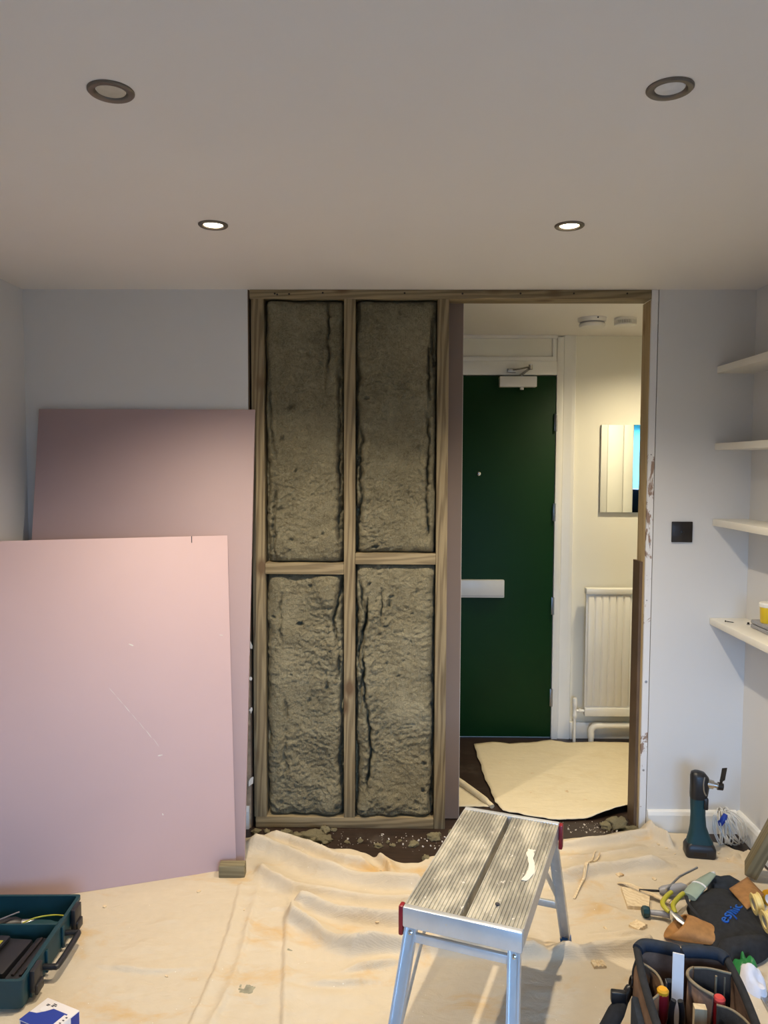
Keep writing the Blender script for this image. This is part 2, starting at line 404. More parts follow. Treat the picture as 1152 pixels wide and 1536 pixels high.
# ------------------------------------------------------------------ the setting
XL, XR, YF, YB = -1.555, 1.492, 3.24, -1.0          # room faces
YH = 4.378                                            # far wall of the hall
struct(box('floor', 'dark_floor', -1.75, 3.75, -1.15, 4.55, -0.12, 0.0))
ceil = struct(box('ceiling', 'ceiling_paint', -1.75, 3.75, -1.15, 4.55, CEIL, CEIL + 0.12))
struct(box('wall_left', 'wall_paint', XL - 0.11, XL, -1.1, 3.24, 0, CEIL))
struct(box('wall_right', 'wall_paint', XR, XR + 0.11, -1.1, 3.24, 0, CEIL))
struct(box('wall_front_left', 'wall_paint', XL - 0.11, -0.614, YF, 3.352, 0, CEIL))
struct(box('wall_front_right', 'wall_paint', 1.092, 1.66, YF, 3.352, 0, CEIL))
bm = bmesh.new()
bm_box(bm, 2.46, 3.72, YF, 3.352, 0, CEIL); bm_box(bm, 1.66, 2.46, YF, 3.352, 2.05, CEIL)
struct(finish('wall_adjacent_front', bm, 'hall_paint'))
struct(box('wall_adjacent_right', 'hall_paint', 3.60, 3.72, -1.1, YF, 0, CEIL))
struct(box('wall_hall_far', 'hall_paint', -1.3, 3.0, YH, YH + 0.11, 0, CEIL))
struct(box('wall_hall_left', 'hall_paint', -1.3, -1.2, 3.352, YH, 0, CEIL))
struct(box('wall_hall_right', 'hall_paint', 2.9, 3.0, 3.352, YH, 0, CEIL))
bm = bmesh.new()
xs = [(XL - 0.11, WIN1[0]), (WIN1[1], WIN2[0]), (WIN2[1], 3.72)]
for x0, x1 in xs: bm_box(bm, x0, x1, -1.1, -1.0, 0, CEIL)
for wn in (WIN1, WIN2):
    bm_box(bm, wn[0], wn[1], -1.1, -1.0, 0, wn[2]); bm_box(bm, wn[0], wn[1], -1.1, -1.0, wn[3], CEIL)
struct(finish('wall_rear', bm, 'wall_paint'))
for i, (x0, x1, z0, z1) in enumerate((WIN1, WIN2)):
    bm = bmesh.new(); t = 0.05; xm = (x0 + x1) / 2
    bm_box(bm, x0, x0 + t, -1.08, -1.02, z0, z1); bm_box(bm, x1 - t, x1, -1.08, -1.02, z0, z1)
    bm_box(bm, x0 + t, x1 - t, -1.08, -1.02, z0, z0 + t); bm_box(bm, x0 + t, x1 - t, -1.08, -1.02, z1 - t, z1)
    bm_box(bm, xm - 0.03, xm + 0.03, -1.08, -1.02, z0 + t, z1 - t)
    wf = struct(finish('window_%d' % (i + 1), bm, 'gloss_white'))
    box('pane', 'glass', x0 + t, xm - 0.03, -1.052, -1.048, z0 + t, z1 - t, wf)
    box('pane', 'glass', xm + 0.03, x1 - t, -1.052, -1.048, z0 + t, z1 - t, wf)
    box('window_sill', 'gloss_white', x0 - 0.05, x1 + 0.05, -1.02, -0.90, z0 - 0.03, z0, wf, 0.004)
m = bpy.data.materials.new('mirror_blue_sheet'); m.use_nodes = True; MATS['mirror_blue_sheet'] = m; nt = m.node_tree; nt.nodes.clear()
o_ = N(nt, 'ShaderNodeOutputMaterial'); t_ = N(nt, 'ShaderNodeBsdfTranslucent'); t_.inputs[0].default_value = (0.45, 0.66, 0.60, 1); d_ = N(nt, 'ShaderNodeBsdfDiffuse'); d_.inputs[0].default_value = (0.10, 0.45, 0.62, 1)
x_ = N(nt, 'ShaderNodeAddShader'); nt.links.new(t_.outputs[0], x_.inputs[0]); nt.links.new(d_.outputs[0], x_.inputs[1]); nt.links.new(x_.outputs[0], o_.inputs[0])
box('added_blue_sheet', 'mirror_blue_sheet', WIN2[0] + 0.02, WIN2[1] - 0.02, -0.985, -0.98, 1.285, WIN2[3] + 0.03, wf)  # added translucent sheet, so the mirror shows blue instead of blown-out sky
box('blind', 'navy_blind', WIN2[0] + 0.02, WIN2[1] - 0.02, -0.985, -0.975, 0.82, 1.28, wf)

# skirting boards
def skirting(name, x0, x1, y0, y1, axis):
    h = 0.098
    bm = bmesh.new()
    if axis == 'x':
        prof = [(y1, 0.0), (y0, 0.0), (y0, h - 0.02), (y0 + 0.005, h - 0.006), (y0 + 0.011, h), (y1, h)]
        loft(bm, [[Vector((x, p[0], p[1])) for p in prof] for x in (x0, x1)])
    else:
        prof = [(x1, 0.0), (x0, 0.0), (x0, h - 0.02), (x0 + 0.005, h - 0.006), (x0 + 0.011, h), (x1, h)]
        loft(bm, [[Vector((p[0], y, p[1])) for p in prof] for y in (y0, y1)])
    return struct(finish(name, bm, 'gloss_white'))
skirting('baseboard_front', 1.094, XR - 0.018, YF - 0.018, YF, 'x')
skirting('baseboard_right', XR - 0.018, XR, -1.0, YF, 'y')
skirting('baseboard_front_left', XL, -0.62, YF - 0.018, YF, 'x')
bm = bmesh.new(); bm_box(bm, XL, XL + 0.016, -1.0, 3.2, 0, 0.098, 0.003); struct(finish('baseboard_left', bm, 'gloss_white'))
bm = bmesh.new(); bm_box(bm, 1.02, 2.9, YH - 0.016, YH, 0.0, 0.095, 0.004); struct(finish('baseboard_hall', bm, 'gloss_white', None, 40))

# edge of the old opening: chipped painted strip, dark crack behind it, brown edge on the far side
o = struct(box('trim_1', 'chipped_paint', 1.062, 1.0885, YF - 0.001, YF + 0.011, 0.0, CEIL - 0.001))
box('crack_filler', 'brown_lining_board', 1.0885, 1.092, YF + 0.004, YF + 0.011, 0.0, 2.16, o)
for z, x, r in ((1.245, 1.078, 0.0045), (1.005, 1.071, 0.003), (0.655, 1.0765, 0.006), (0.27, 1.0745, 0.005), (1.62, 1.0745, 0.003)):
    M = Matrix.Translation((x, YF - 0.0012, z)) @ Matrix.Rotation(PI / 2, 4, 'X')
    lathe('nail_head', 'steel', [(r, -0.001), (r, 0.0008), (r * 0.5, 0.0012)], o, 10, M)
o = struct(box('trim_2', 'brown_lining_board', -0.6135, -0.609, YF + 0.001, 3.35, 0.0, CEIL - 0.001))
simple('torn_plaster', (0.34, 0.25, 0.165), 0.9, var=0.35, vs=30, bmp=0.4)
box('torn_edge', 'torn_plaster', -0.634, -0.6138, YF - 0.003, YF - 0.0002, 0.0, 1.79, o)
for z, s in ((0.80, 0.035), (0.21, 0.045), (0.52, 0.02), (1.30, 0.016), (0.66, 0.022)):
    bm = bmesh.new(); pts = []
    for k in range(8):
        a = 2 * PI * k / 8; r = s * (0.35 + 0.65 * random.random())
        pts.append((r * 0.45 * math.cos(a), r * 0.8 * math.sin(a)))
    bm_prism(bm, pts, 0, 0.004, Matrix.Translation((-0.612, YF - 0.004, z)) @ Matrix.Rotation(PI / 2, 4, 'X') @ Matrix.Rotation(0.5, 4, 'Y'))
    finish('torn_paper', bm, 'gypsum', o)

# hall: door in its frame, fanlight panel above, architraves
bm = bmesh.new()
fx0, fx1 = 0.035, 0.944
bm_box(bm, 0.908, fx1, YH - 0.03, YH + 0.02, 0, CEIL - 0.01, 0.003); bm_box(bm, fx0, 0.067, YH - 0.03, YH + 0.02, 0, CEIL - 0.01, 0.003)
bm_box(bm, 0.067, 0.908, YH - 0.03, YH + 0.02, 2.078, 2.155, 0.003)
bm_box(bm, 0.067, 0.908, YH - 0.022, YH + 0.02, 2.155, 2.182, 0.003)
bm_box(bm, 0.067, 0.908, YH - 0.03, YH + 0.02, 2.282, CEIL - 0.001)
bm_box(bm, 0.883, 0.908, YH - 0.022, YH + 0.02, 2.18, 2.285, 0.003); bm_box(bm, 0.067, 0.092, YH - 0.022, YH + 0.02, 2.18, 2.285, 0.003)
fr = struct(finish('trim_3', bm, 'gloss_white', None, 40))
box('fanlight_panel', 'hall_paint', 0.09, 0.885, YH - 0.006, YH + 0.002, 2.18, 2.285, fr)
bm = bmesh.new()
prof = [(0.944, YH), (0.944, YH - 0.012), (0.952, YH - 0.017), (0.995, YH - 0.022), (1.012, YH - 0.022), (1.016, YH - 0.018), (1.016, YH)]
loft(bm, [[Vector((p[0], p[1], z)) for p in prof] for z in (0.0, CEIL - 0.001)])
struct(finish('trim_4', bm, 'gloss_white'))
box('plinth_block', 'gloss_white', 1.016, 1.05, YH - 0.03, YH - 0.001, 0.0, 0.10, bpy.data.objects['trim_4'], 0.006)
# door leaf
dr = struct(box('door_1', 'door_green', 0.07, 0.905, YH - 0.024, YH + 0.018, 0.012, 2.074, bev=0.002))
for z in (1.815, 1.31, 0.775, 0.245):
    bm = bmesh.new(); bm_box(bm, 0.898, 0.914, YH - 0.0335, YH - 0.024, z - 0.05, z + 0.05, 0.001)
    bm_tube(bm, [(0.9065, YH - 0.036, z - 0.05), (0.9065, YH - 0.036, z + 0.05)], 0.0055, 10)
    finish('hinge', bm, 'steel', dr, 40)
M = Matrix.Translation((0.478, YH - 0.024, 1.525)) @ Matrix.Rotation(PI / 2, 4, 'X')
lathe('peephole', 'chrome', [(0.011, 0.0), (0.011, 0.003), (0.007, 0.005), (0.0, 0.0055)], dr, 16, M)
# letter box cover: shallow box with bevelled front
bm = bmesh.new()
bm_box(bm, 0.30, 0.626, YH - 0.058, YH - 0.024, 0.825, 0.925, 0.004)
lb = finish('letterbox_cover', bm, 'letter_grey', dr, 40)
box('lid_seam', 'grey_plastic', 0.305, 0.621, YH - 0.0595, YH - 0.0575, 0.834, 0.8365, lb)
# overhead door closer
dc = box('door_closer', 'white_plastic', 0.583, 0.788, YH - 0.078, YH - 0.024, 2.008, 2.066, dr, 0.003)
lathe('closer_pin', 'white_plastic', [(0.011, 0.0), (0.011, 0.014), (0.008, 0.016)], dc, 14, Matrix.Translation((0.709, YH - 0.05, 1.994)))
bm = bmesh.new()
bm_tube(bm, [(0.706, YH - 0.05, 2.066), (0.706, YH - 0.05, 2.082)], 0.010, 12)
bm_tube(bm, [(0.706, YH - 0.05, 2.078), (0.742, YH - 0.13, 2.106)], [0.010, 0.009], 8, flat=0.6)
bm_tube(bm, [(0.742, YH - 0.13, 2.112), (0.660, YH - 0.045, 2.104)], 0.009, 8, flat=0.6)
bm_tube(bm, [(0.742, YH - 0.13, 2.096), (0.742, YH - 0.13, 2.122)], 0.012, 12)
finish('closer_arm', bm, 'chrome', dc, 40)
box('closer_bracket', 'steel', 0.628, 0.678, YH - 0.052, YH - 0.030, 2.092, 2.112, dc, 0.002)
# painted lining and architrave of the neighbouring doorway (hall side; seen in the mirror)
bm = bmesh.new(); bm_box(bm, 1.478, 1.583, 3.352, 3.372, 0, 2.12, 0.004); bm_box(bm, 1.590, 1.655, 3.352, 3.366, 0, 2.12, 0.003)
struct(finish('trim_5', bm, 'gloss_white', None, 40))

# ------------------------------------------------------------------ timber stud frame with a doorway
DP = 0.095; YM = YF + DP / 2
fr = empty('timber_stud_frame', (0, YM, 0), 0, 'rough-sawn timber stud frame with noggins, plates and an open doorway', 'stud frame')
def st(name, a, b_, wx, wy, mat='stud_wood'):
    a = Vector(a) - Vector((0, YM, 0)); b_ = Vector(b_) - Vector((0, YM, 0))
    return timber(name, mat, a, b_, wx, wy, fr)
Zt, Zb = 2.262, 0.048
def vert(name, x0, x1, mat='stud_wood', z0=Zb, z1=Zt, d=DP, dy=0.0): return st(name, ((x0 + x1) / 2, YM + dy, z0), ((x0 + x1) / 2, YM + dy, z1), x1 - x0, d, mat)
def horz(name, x0, x1, z0, z1, mat='stud_wood', d=DP): 
    o = st(name, (x0, YM, (z0 + z1) / 2), (x1, YM, (z0 + z1) / 2), z1 - z0, d, mat)
    # make sure the section lies the right way: local x must be vertical
    o.rotation_mode = 'QUATERNION'
    o.rotation_quaternion = Matrix(((0, 0, 1), (0, 1, 0), (-1, 0, 0))).to_quaternion()
    return o
horz('top_plate', -0.606, 1.0615, Zt, CEIL - 0.0005)
vert('stud', -0.600, -0.547)
vert('stud', -0.2115, -0.164)
vert('stud', 0.178, 0.2255, 'fresh_wood' if False else 'stud_wood', z0=0.0)
horz('sole_plate', -0.595, 0.177, 0.0005, Zb)
horz('noggin', -0.5465, -0.212, 1.108, 1.156)
horz('noggin', -0.1635, 0.1775, 1.152, 1.199)
vert('door_stud', 1.062, 1.0915, 'fresh_wood', 0.0005, Zt, 0.103, 0.0165)
bm = bmesh.new(); bm_box(bm, 1.049, 1.062, YF + 0.034 - YM, YF + 0.125 - YM, 0.0005, 1.165, 0.001)
finish('lining_board', bm, 'brown_lining_board', fr)
for x, z in ((-0.50, 2.283), (-0.49, 2.279), (-0.44, 2.281), (-0.30, 2.286), (0.04, 2.285), (0.28, 2.283), (0.52, 2.284), (0.74, 2.284), (0.96, 2.284)):
    lathe('nail_head', 'black_bronze', [(0.0042, -0.0005), (0.0042, 0.001), (0.002, 0.0015)], fr, 8,
          Matrix.Translation((x, YF - YM, z)) @ Matrix.Rotation(PI / 2, 4, 'X'))

# pink board fixed on the hall side of the studs, sticking out past the last stud
pb = tag(box('plasterboard_cladding', 'pink_cladding_shaded', -0.60, 0.293, 3.3365, 3.349, 0.003, CEIL - 0.002),
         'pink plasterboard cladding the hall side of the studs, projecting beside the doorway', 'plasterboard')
box('cut_edge', 'gypsum', 0.293, 0.2945, 3.3375, 3.348, 0.004, CEIL - 0.003, pb)

# mineral wool batts
def batt(x0, x1, z0, z1, label, seed, creases, lumps=()):
    nx, nz = int((x1 - x0) / 0.0042), int((z1 - z0) / 0.0046)
    bm = bmesh.new(); g = []
    for j in range(nz + 1):
        row = []
        for i in range(nx + 1):
            x = x0 + (x1 - x0) * i / nx; z = z0 + (z1 - z0) * j / nz
            wob = 0.016 * noise.noise(Vector((z * 9, seed, 0))) + 0.006 * noise.noise(Vector((z * 40, seed, 0))); wob2 = 0.016 * noise.noise(Vector((z * 9, seed + 7, 3))) + 0.006 * noise.noise(Vector((z * 40, seed + 7, 3)))
            ex0 = min(x - x0, x1 - x); wv = wob if x - x0 < x1 - x else wob2
            ex = max(ex0 + wv, 0); ez = max(min(z - z0, z1 - z) + 0.008 * noise.noise(Vector((x * 16, seed, 5))), 0)
            y = 0.014 + 0.060 * math.exp(-ex / 0.010) + 0.030 * math.exp(-ez / 0.009)
            y -= 0.010 * math.exp(-((ex - 0.05) / 0.04) ** 2)
            P = Vector((x, z, seed)); W3 = Vector((x + 0.02 * noise.noise(P * 11), z + 0.02 * noise.noise(P * 11 + Vector((5, 5, 5))), seed))
            y += 0.012 * noise.fractal(P * 7, 1.0, 2.0, 2)
            rough = 0.5 + 0.9 * max(0, min(1, 0.5 + 1.2 * noise.noise(P * 4.5)))
            y += rough * 0.0062 * noise.fractal(Vector((W3.x * 42, W3.y * 58, seed)), 0.5, 2.1, 4)
            y += rough * 0.010 * max(0, 0.07 - abs(noise.noise(Vector((W3.x * 15, W3.y * 26, seed + 2))))) * 12 * max(0, noise.noise(P * 7 + Vector((3, 1, 8))) + 0.1)
            # torn pits
            pit = noise.noise(Vector((W3.x * 26, W3.y * 30, seed + 11)))
            if pit > 0.58: y += (pit - 0.58) * 0.10
            for (cx, amp, fq, zz0, zz1, dep, wd, ph) in creases:
                if zz0 <= z <= zz1:
                    c = x0 + (x1 - x0) * cx + 1.5 * amp * noise.noise(Vector((z * fq, ph, 0))) + 0.010 * noise.noise(Vector((z * 17, ph, 4))) + 0.005 * noise.noise(Vector((z * 60, ph, 1)))
                    f = min(1.0, (z - zz0) / 0.06, (zz1 - z) / 0.06) * max(0.12, min(1.0, 0.75 + 1.3 * noise.noise(Vector((z * 8, ph, 2)))))
                    wd2 = wd * (0.6 + 0.5 * abs(noise.noise(Vector((z * 25, ph, 3)))) * 2)
                    y += f * (dep * math.exp(-((x - c) / wd2) ** 2) - 0.008 * math.exp(-((x - c - 0.016) / 0.012) ** 2) - 0.006 * math.exp(-((x - c + 0.018) / 0.014) ** 2))
            for (lx, lz, r, hgt) in lumps:
                d2 = ((x - x0 - (x1 - x0) * lx) / r) ** 2 + ((z - z0 - (z1 - z0) * lz) / (r * 1.2)) ** 2
                d2 *= 1 + 0.8 * noise.noise(Vector((x * 40, z * 40, seed)))
                y -= hgt * math.exp(-d2)
            if j in (0, nz) or i in (0, nx): y = max(y, 0.05)
            y = min(max(y, -0.012 if 2 < i < nx - 2 else 0.004), 0.085)
            row.append(bm.verts.new((x, YF + y, z)))
        g.append(row)
    for j in range(nz):
        for i in range(nx): bm.faces.new((g[j][i], g[j][i + 1], g[j + 1][i + 1], g[j + 1][i]))
    rim = g[0] + [r[-1] for r in g[1:]] + g[-1][-2::-1] + [r[0] for r in g[-2:0:-1]]
    bk = [bm.verts.new((v.co.x, YF + 0.0945, v.co.z)) for v in rim]
    n = len(rim)
    for k in range(n): bm.faces.new((rim[k], bk[k], bk[(k + 1) % n], rim[(k + 1) % n]))
    bm.faces.new(bk)
    return tag(finish('insulation_batt', bm, 'mineral_wool', None, 80), label, 'insulation', 'mineral wool batts between the studs')
e = 0.0012
batt(-0.547 + e, -0.2115 - e, 1.156 + e, Zt - e, 'mineral wool batt above the noggin, beside the old wall', 1.3,
     [(0.80, 0.02, 3, 1.86, 2.25, 0.035, 0.006, 2.0), (0.95, 0.02, 4, 1.2, 2.0, 0.04, 0.008, 5.0), (0.10, 0.03, 3, 1.55, 1.9, 0.02, 0.006, 8.0), (0.12, 0.02, 5, 1.16, 1.5, 0.03, 0.009, 9.0)],
     ((0.10, 0.97, 0.03, 0.02), (0.85, 0.08, 0.05, 0.02), (0.15, 0.06, 0.04, 0.02)))
batt(-0.164 + e, 0.178 - e, 1.199 + e, Zt - e, 'mineral wool batt above the noggin, beside the doorway stud', 4.7,
     [(0.90, 0.02, 3, 1.25, 2.1, 0.04, 0.007, 1.0), (0.06, 0.03, 5, 1.3, 1.75, 0.045, 0.010, 3.0), (0.96, 0.02, 4, 1.9, 2.25, 0.05, 0.01, 6.0)],
     ((0.92, 0.03, 0.03, 0.02), (0.10, 0.42, 0.05, 0.018)))
batt(-0.547 + e, -0.2115 - e, Zb + e, 1.108 - e, 'mineral wool batt on the sole plate, beside the old wall', 8.1,
     [(0.92, 0.025, 5, 0.62, 1.09, 0.05, 0.010, 4.0), (0.20, 0.03, 4, 0.80, 1.05, 0.02, 0.006, 2.0), (0.23, 0.03, 3, 0.1, 0.6, 0.02, 0.010, 7.0), (0.95, 0.02, 4, 0.05, 0.6, 0.05, 0.010, 5.5)],
     ((0.75, 0.93, 0.05, 0.026), (0.93, 0.68, 0.025, 0.03), (0.10, 0.30, 0.05, 0.02), (0.8, 0.05, 0.05, 0.02), (0.45, 0.03, 0.05, 0.012)))
batt(-0.164 + e, 0.178 - e, Zb + e, 1.152 - e, 'mineral wool batt on the sole plate, beside the doorway stud', 12.6,
     [(0.155, 0.03, 2.2, 0.12, 1.05, 0.055, 0.006, 3.3), (0.30, 0.02, 4, 0.85, 1.05, 0.025, 0.005, 4.4), (0.08, 0.02, 6, 0.5, 1.1, 0.045, 0.008, 9.0), (0.97, 0.015, 4, 0.05, 0.6, 0.04, 0.01, 2.2)],
     ((0.10, 0.05, 0.035, 0.03), (0.45, 0.05, 0.035, 0.025), (0.08, 0.6, 0.04, 0.02), (0.6, 0.4, 0.1, 0.012)))

# ------------------------------------------------------------------ leaning pink boards
def board(name, p_r, p_l, up, w_, h_, mat, label, t=0.0125):
    """p_r bottom right corner of the face looking into the room, p_l a point along the bottom edge, up a point along the right edge"""
    p_r, p_l, up = Vector(p_r), Vector(p_l), Vector(up)
    ax = (p_l - p_r).normalized(); az = (up - p_r); az = (az - ax * az.dot(ax)).normalized(); ay = ax.cross(az)
    if ay.y < 0: ay = -ay                      # thickness grows away from the viewer side
    bm = bmesh.new(); bm_box(bm, 0, w_, 0, t, 0, h_, 0.0015)
    M = Matrix((ax, ay, az)).transposed().to_4x4(); M.translation = p_r
    bmesh.ops.transform(bm, matrix=M, verts=bm.verts)
    o = tag(finish(name, bm, mat, None, 40), label, 'plasterboard', 'pink boards leaning on the wall')
    return o, M
b1, M1 = board('plasterboard_sheet', (-0.580, 2.912, 0.007), (-1.480, 2.905, 0.007), (-0.574, 3.222, 1.800), 0.905, 1.822, 'pink_board_shaded',
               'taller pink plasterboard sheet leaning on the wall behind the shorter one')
bm = bmesh.new(); bm_box(bm, -0.0003, 0.0, 0.0015, 0.011, 0.002, 1.82, 0, M1); finish('cut_edge', bm, 'pink_board', b1)
b2, M2 = board('plasterboard_sheet', (-0.607, 2.888, 0.007), (-1.127, 2.712, 0.007), (-0.648, 3.083, 1.285), 0.90, 1.296, 'pink_board',
               'shorter pink plasterboard sheet with scratches leaning in front of the taller one')
def scuff(u, v, L, wd, ang, name='scuff'):
    bm = bmesh.new(); pts = [(-L / 2, 0), (-L * 0.2, wd / 2), (L * 0.3, wd * 0.4), (L / 2, 0), (L * 0.2, -wd * 0.4), (-L * 0.3, -wd / 2)]
    bm_prism(bm, pts, 0, 0.0006, M2 @ Matrix.Translation((u, -0.0002, v)) @ Matrix.Rotation(PI / 2, 4, 'X') @ Matrix.Rotation(ang, 4, 'Z'))
    finish(name, bm, 'gypsum', b2)
for a in ((0.375, 0.885, 0.022, 0.006, 0.4), (0.91 - 0.06, 0.895, 0.028, 0.007, 2.9), (0.275, 0.46, 0.020, 0.005, 3.0), (0.27, 0.24, 0.009, 0.005, 1.0),
          (0.035, 0.90, 0.016, 0.003, 0.1)): scuff(*a)
for k in range(7):
    u = 0.445 - 0.155 * k / 6; v = 0.715 - 0.205 * k / 6
    scuff(u, v, 0.040, 0.0016 if k not in (2, 5) else 0.0026, 0.9 + 0.02 * k, 'scratch')
bm = bmesh.new(); bm_box(bm, 0.139, 0.142, -0.0006, 0.004, 1.27, 1.2965, 0, M2); finish('nick', bm, 'ink', b2)
tag(timber('timber_offcut', 'old_wood', (-0.660, 2.838, 0.029), (-0.562, 2.841, 0.029), 0.045, 0.05, bev=0.004),
    'short timber offcut block propping the foot of the pink boards', 'wood block')

# ------------------------------------------------------------------ ceiling downlights
def downlight(x, y, lit, lens, label, tilt):
    r = empty('ceiling_downlight', (x, y, CEIL), 0, label, 'downlight', 'recessed ceiling downlights')
    prof = [(0.0445, 0.0), (0.0445, -0.003), (0.042, -0.0055), (0.034, -0.0058), (0.031, -0.004), (0.0285, -0.0008), (0.0285, 0.0)]
    lathe('bezel', 'nickel', prof, r, 40, closed=True)
    Mt = Matrix.Rotation(tilt, 4, 'Y')
    lathe('lamp', lens, [(0.0275, -0.0005), (0.0275, -0.0014), (0.018, -0.0024), (0.0, -0.003)], r, 32)
    if lit:
        d = bpy.data.lights.new('downlight_beam', 'SPOT'); d.energy = SPOT; d.color = (1.0, 0.86, 0.66)
        d.spot_size = math.radians(128); d.spot_blend = 1.0; d.shadow_soft_size = 0.022
        o = bpy.data.objects.new('downlight_beam', d); COL.objects.link(o); o.parent = r; o.location = (0, 0, -0.012)
    return r
downlight(-0.553, 2.376, True, 'lamp_lit', 'lit downlight in the ceiling above the leaning pink boards', 0)
downlight(0.528, 2.386, True, 'lamp_lit', 'lit downlight in the ceiling in front of the open doorway', 0)
downlight(-0.556, 1.54, False, 'lens_cream', 'unlit downlight with a yellowish lens', 0)
downlight(0.528, 1.535, False, 'lens_white', 'unlit downlight with a pale grey-white lens', 0)

# light switch plate
r = empty('switch_plate', (1.2105, YF, 1.2965), 0, 'square black bronze switch plate on the white wall', 'switch')
box('plate', 'black_bronze', -0.0435, 0.0435, -0.008, 0, -0.0435, 0.0435, r, 0.0025)
lathe('toggle', 'black_bronze', [(0.009, 0), (0.009, 0.002), (0.004, 0.0035), (0.0035, 0.012), (0.0, 0.013)], r, 16, Matrix.Translation((0, -0.008, 0)) @ Matrix.Rotation(PI / 2, 4, 'X'))
for dx in (-0.030, 0.030): lathe('screw', 'black_bronze', [(0.003, 0), (0.003, 0.0008), (0.0, 0.001)], r, 10, Matrix.Translation((dx, -0.008, 0)) @ Matrix.Rotation(PI / 2, 4, 'X'))

# floating shelves on the side wall
sh = ['topmost white floating shelf on the side wall', 'second white floating shelf below the topmost one', 'third white floating shelf, just above the switch plate height', 'lowest white floating shelf, with a yellow tub on it']
for z, lb_ in zip((1.985, 1.668, 1.352, 0.932), sh):
    x0 = 1.338
    tag(box('floating_shelf', 'shelf_white', x0, XR - 0.0005, 1.55, YF - 0.001, z - 0.028, z, bev=0.002), lb_, 'shelf', 'floating shelves on the side wall')
zs = 0.932
def screw_item(x, y, ang, L, lab):
    r = empty('wood_screw', (x, y, zs + 0.0042), ang, lab, 'screw')
    lathe('head', 'black_bronze', [(0.0015, -0.003), (0.0042, 0.0), (0.0042, 0.0008)], r, 12, Matrix.Rotation(-PI / 2, 4, 'Y') @ Matrix.Translation((0, 0, 0)))
    bm = bmesh.new(); pts = []; rr = []
    for k in range(25):
        pts.append((0.003 + L * k / 24, 0, 0)); rr.append((0.0022 if k % 2 else 0.0014) * (1 if k < 20 else (24.5 - k) / 5))
    bm_tube(bm, pts, rr, 8); finish('thread', bm, 'black_bronze', r, 40)
    return r
screw_item(1.366, 3.15, -0.85, 0.034, 'black wood screw lying alone near the shelf corner')
def knob(x, y, lab):
    r = empty('wall_plug', (x, y, zs), 0.4, lab, 'fixing')
    lathe('collar', 'grey_plastic', [(0.0065, 0.0), (0.0065, 0.002), (0.005, 0.003)], r, 14)
    lathe('cap', 'black_bronze', [(0.0045, 0.003), (0.0045, 0.008), (0.003, 0.010), (0.0, 0.0105)], r, 12)
knob(1.437, 3.10, 'small round dark fixing on the lowest shelf')
r = empty('grey_case', (1.452, 2.90, zs), 0, 'flat dark grey case lying on the lowest shelf', 'case')
box('shell', 'grey_plastic', -0.030, 0.036, -0.15, 0.15, 0.0, 0.016, r, 0.004)
box('lid', 'grey_plastic', -0.030, 0.036, -0.15, 0.15, 0.0175, 0.034, r, 0.005)
r = empty('plastic_tub', (1.455, 2.975, zs + 0.034), 0, 'yellow plastic tub with a pale rim standing on the grey case', 'tub')
lathe('body', 'yellow_plastic', [(0.026, 0.0), (0.028, 0.003), (0.0315, 0.066), (0.0315, 0.068)], r, 32)
lathe('lid', 'shelf_white', [(0.0325, 0.062), (0.034, 0.064), (0.034, 0.076), (0.031, 0.079), (0.0, 0.079)], r, 32)

# ------------------------------------------------------------------ hall fittings
def smoke(x, y, rad, vents, label):
    r = empty('smoke_detector', (x, y, CEIL), 0, label, 'detector')
    if vents:
        lathe('base', 'white_plastic', [(rad, 0), (rad, -0.012), (rad * 0.97, -0.014)], r, 36)
        bm = bmesh.new()
        for k in range(40):
            a = 2 * PI * k / 40
            bm_box(bm, -0.0018, 0.0018, -0.003, 0.003, -0.030, -0.013, 0, Matrix.Rotation(a, 4, 'Z') @ Matrix.Translation((0, rad * 0.95, 0)))
        finish('vent_ribs', bm, 'white_plastic', r)
        lathe('core', 'grey_plastic', [(rad * 0.88, -0.012), (rad * 0.88, -0.031)], r, 32)
        lathe('cover', 'white_plastic', [(rad * 0.99, -0.030), (rad * 0.96, -0.036), (rad * 0.6, -0.040), (0.0, -0.041)], r, 36)
    else:
        lathe('base', 'white_plastic', [(rad * 1.10, 0), (rad * 1.08, -0.014), (rad, -0.020)], r, 36)
        lathe('gap_ring', 'grey_plastic', [(rad * 0.92, -0.018), (rad * 0.92, -0.030)], r, 32)
        lathe('cover', 'white_plastic', [(rad * 0.97, -0.028), (rad, -0.034), (rad * 0.93, -0.044), (rad * 0.5, -0.048), (0.0, -0.049)], r, 36)
        lathe('indicator', 'ink', [(0.004, 0), (0.004, 0.002)], r, 10, Matrix.Translation((0.01, -rad * 1.07, -0.008)) @ Matrix.Rotation(PI / 2, 4, 'X'))
smoke(0.975, 3.86, 0.064, False, 'larger round white smoke detector on the hall ceiling')
smoke(1.138, 3.86, 0.054, True, 'smaller round white detector with ribbed vents on the hall ceiling')

r = empty('wall_mirror', (1.30, YH, 1.31), 0, 'frameless rectangular mirror on the hall wall above the radiator', 'mirror')
box('backing', 'mirror_edge', -0.134, 0.134, -0.012, -0.0005, 0.0, 0.493, r)
box('mirror_glass', 'mirror', -0.134, 0.134, -0.0165, -0.0125, 0.0, 0.493, r)

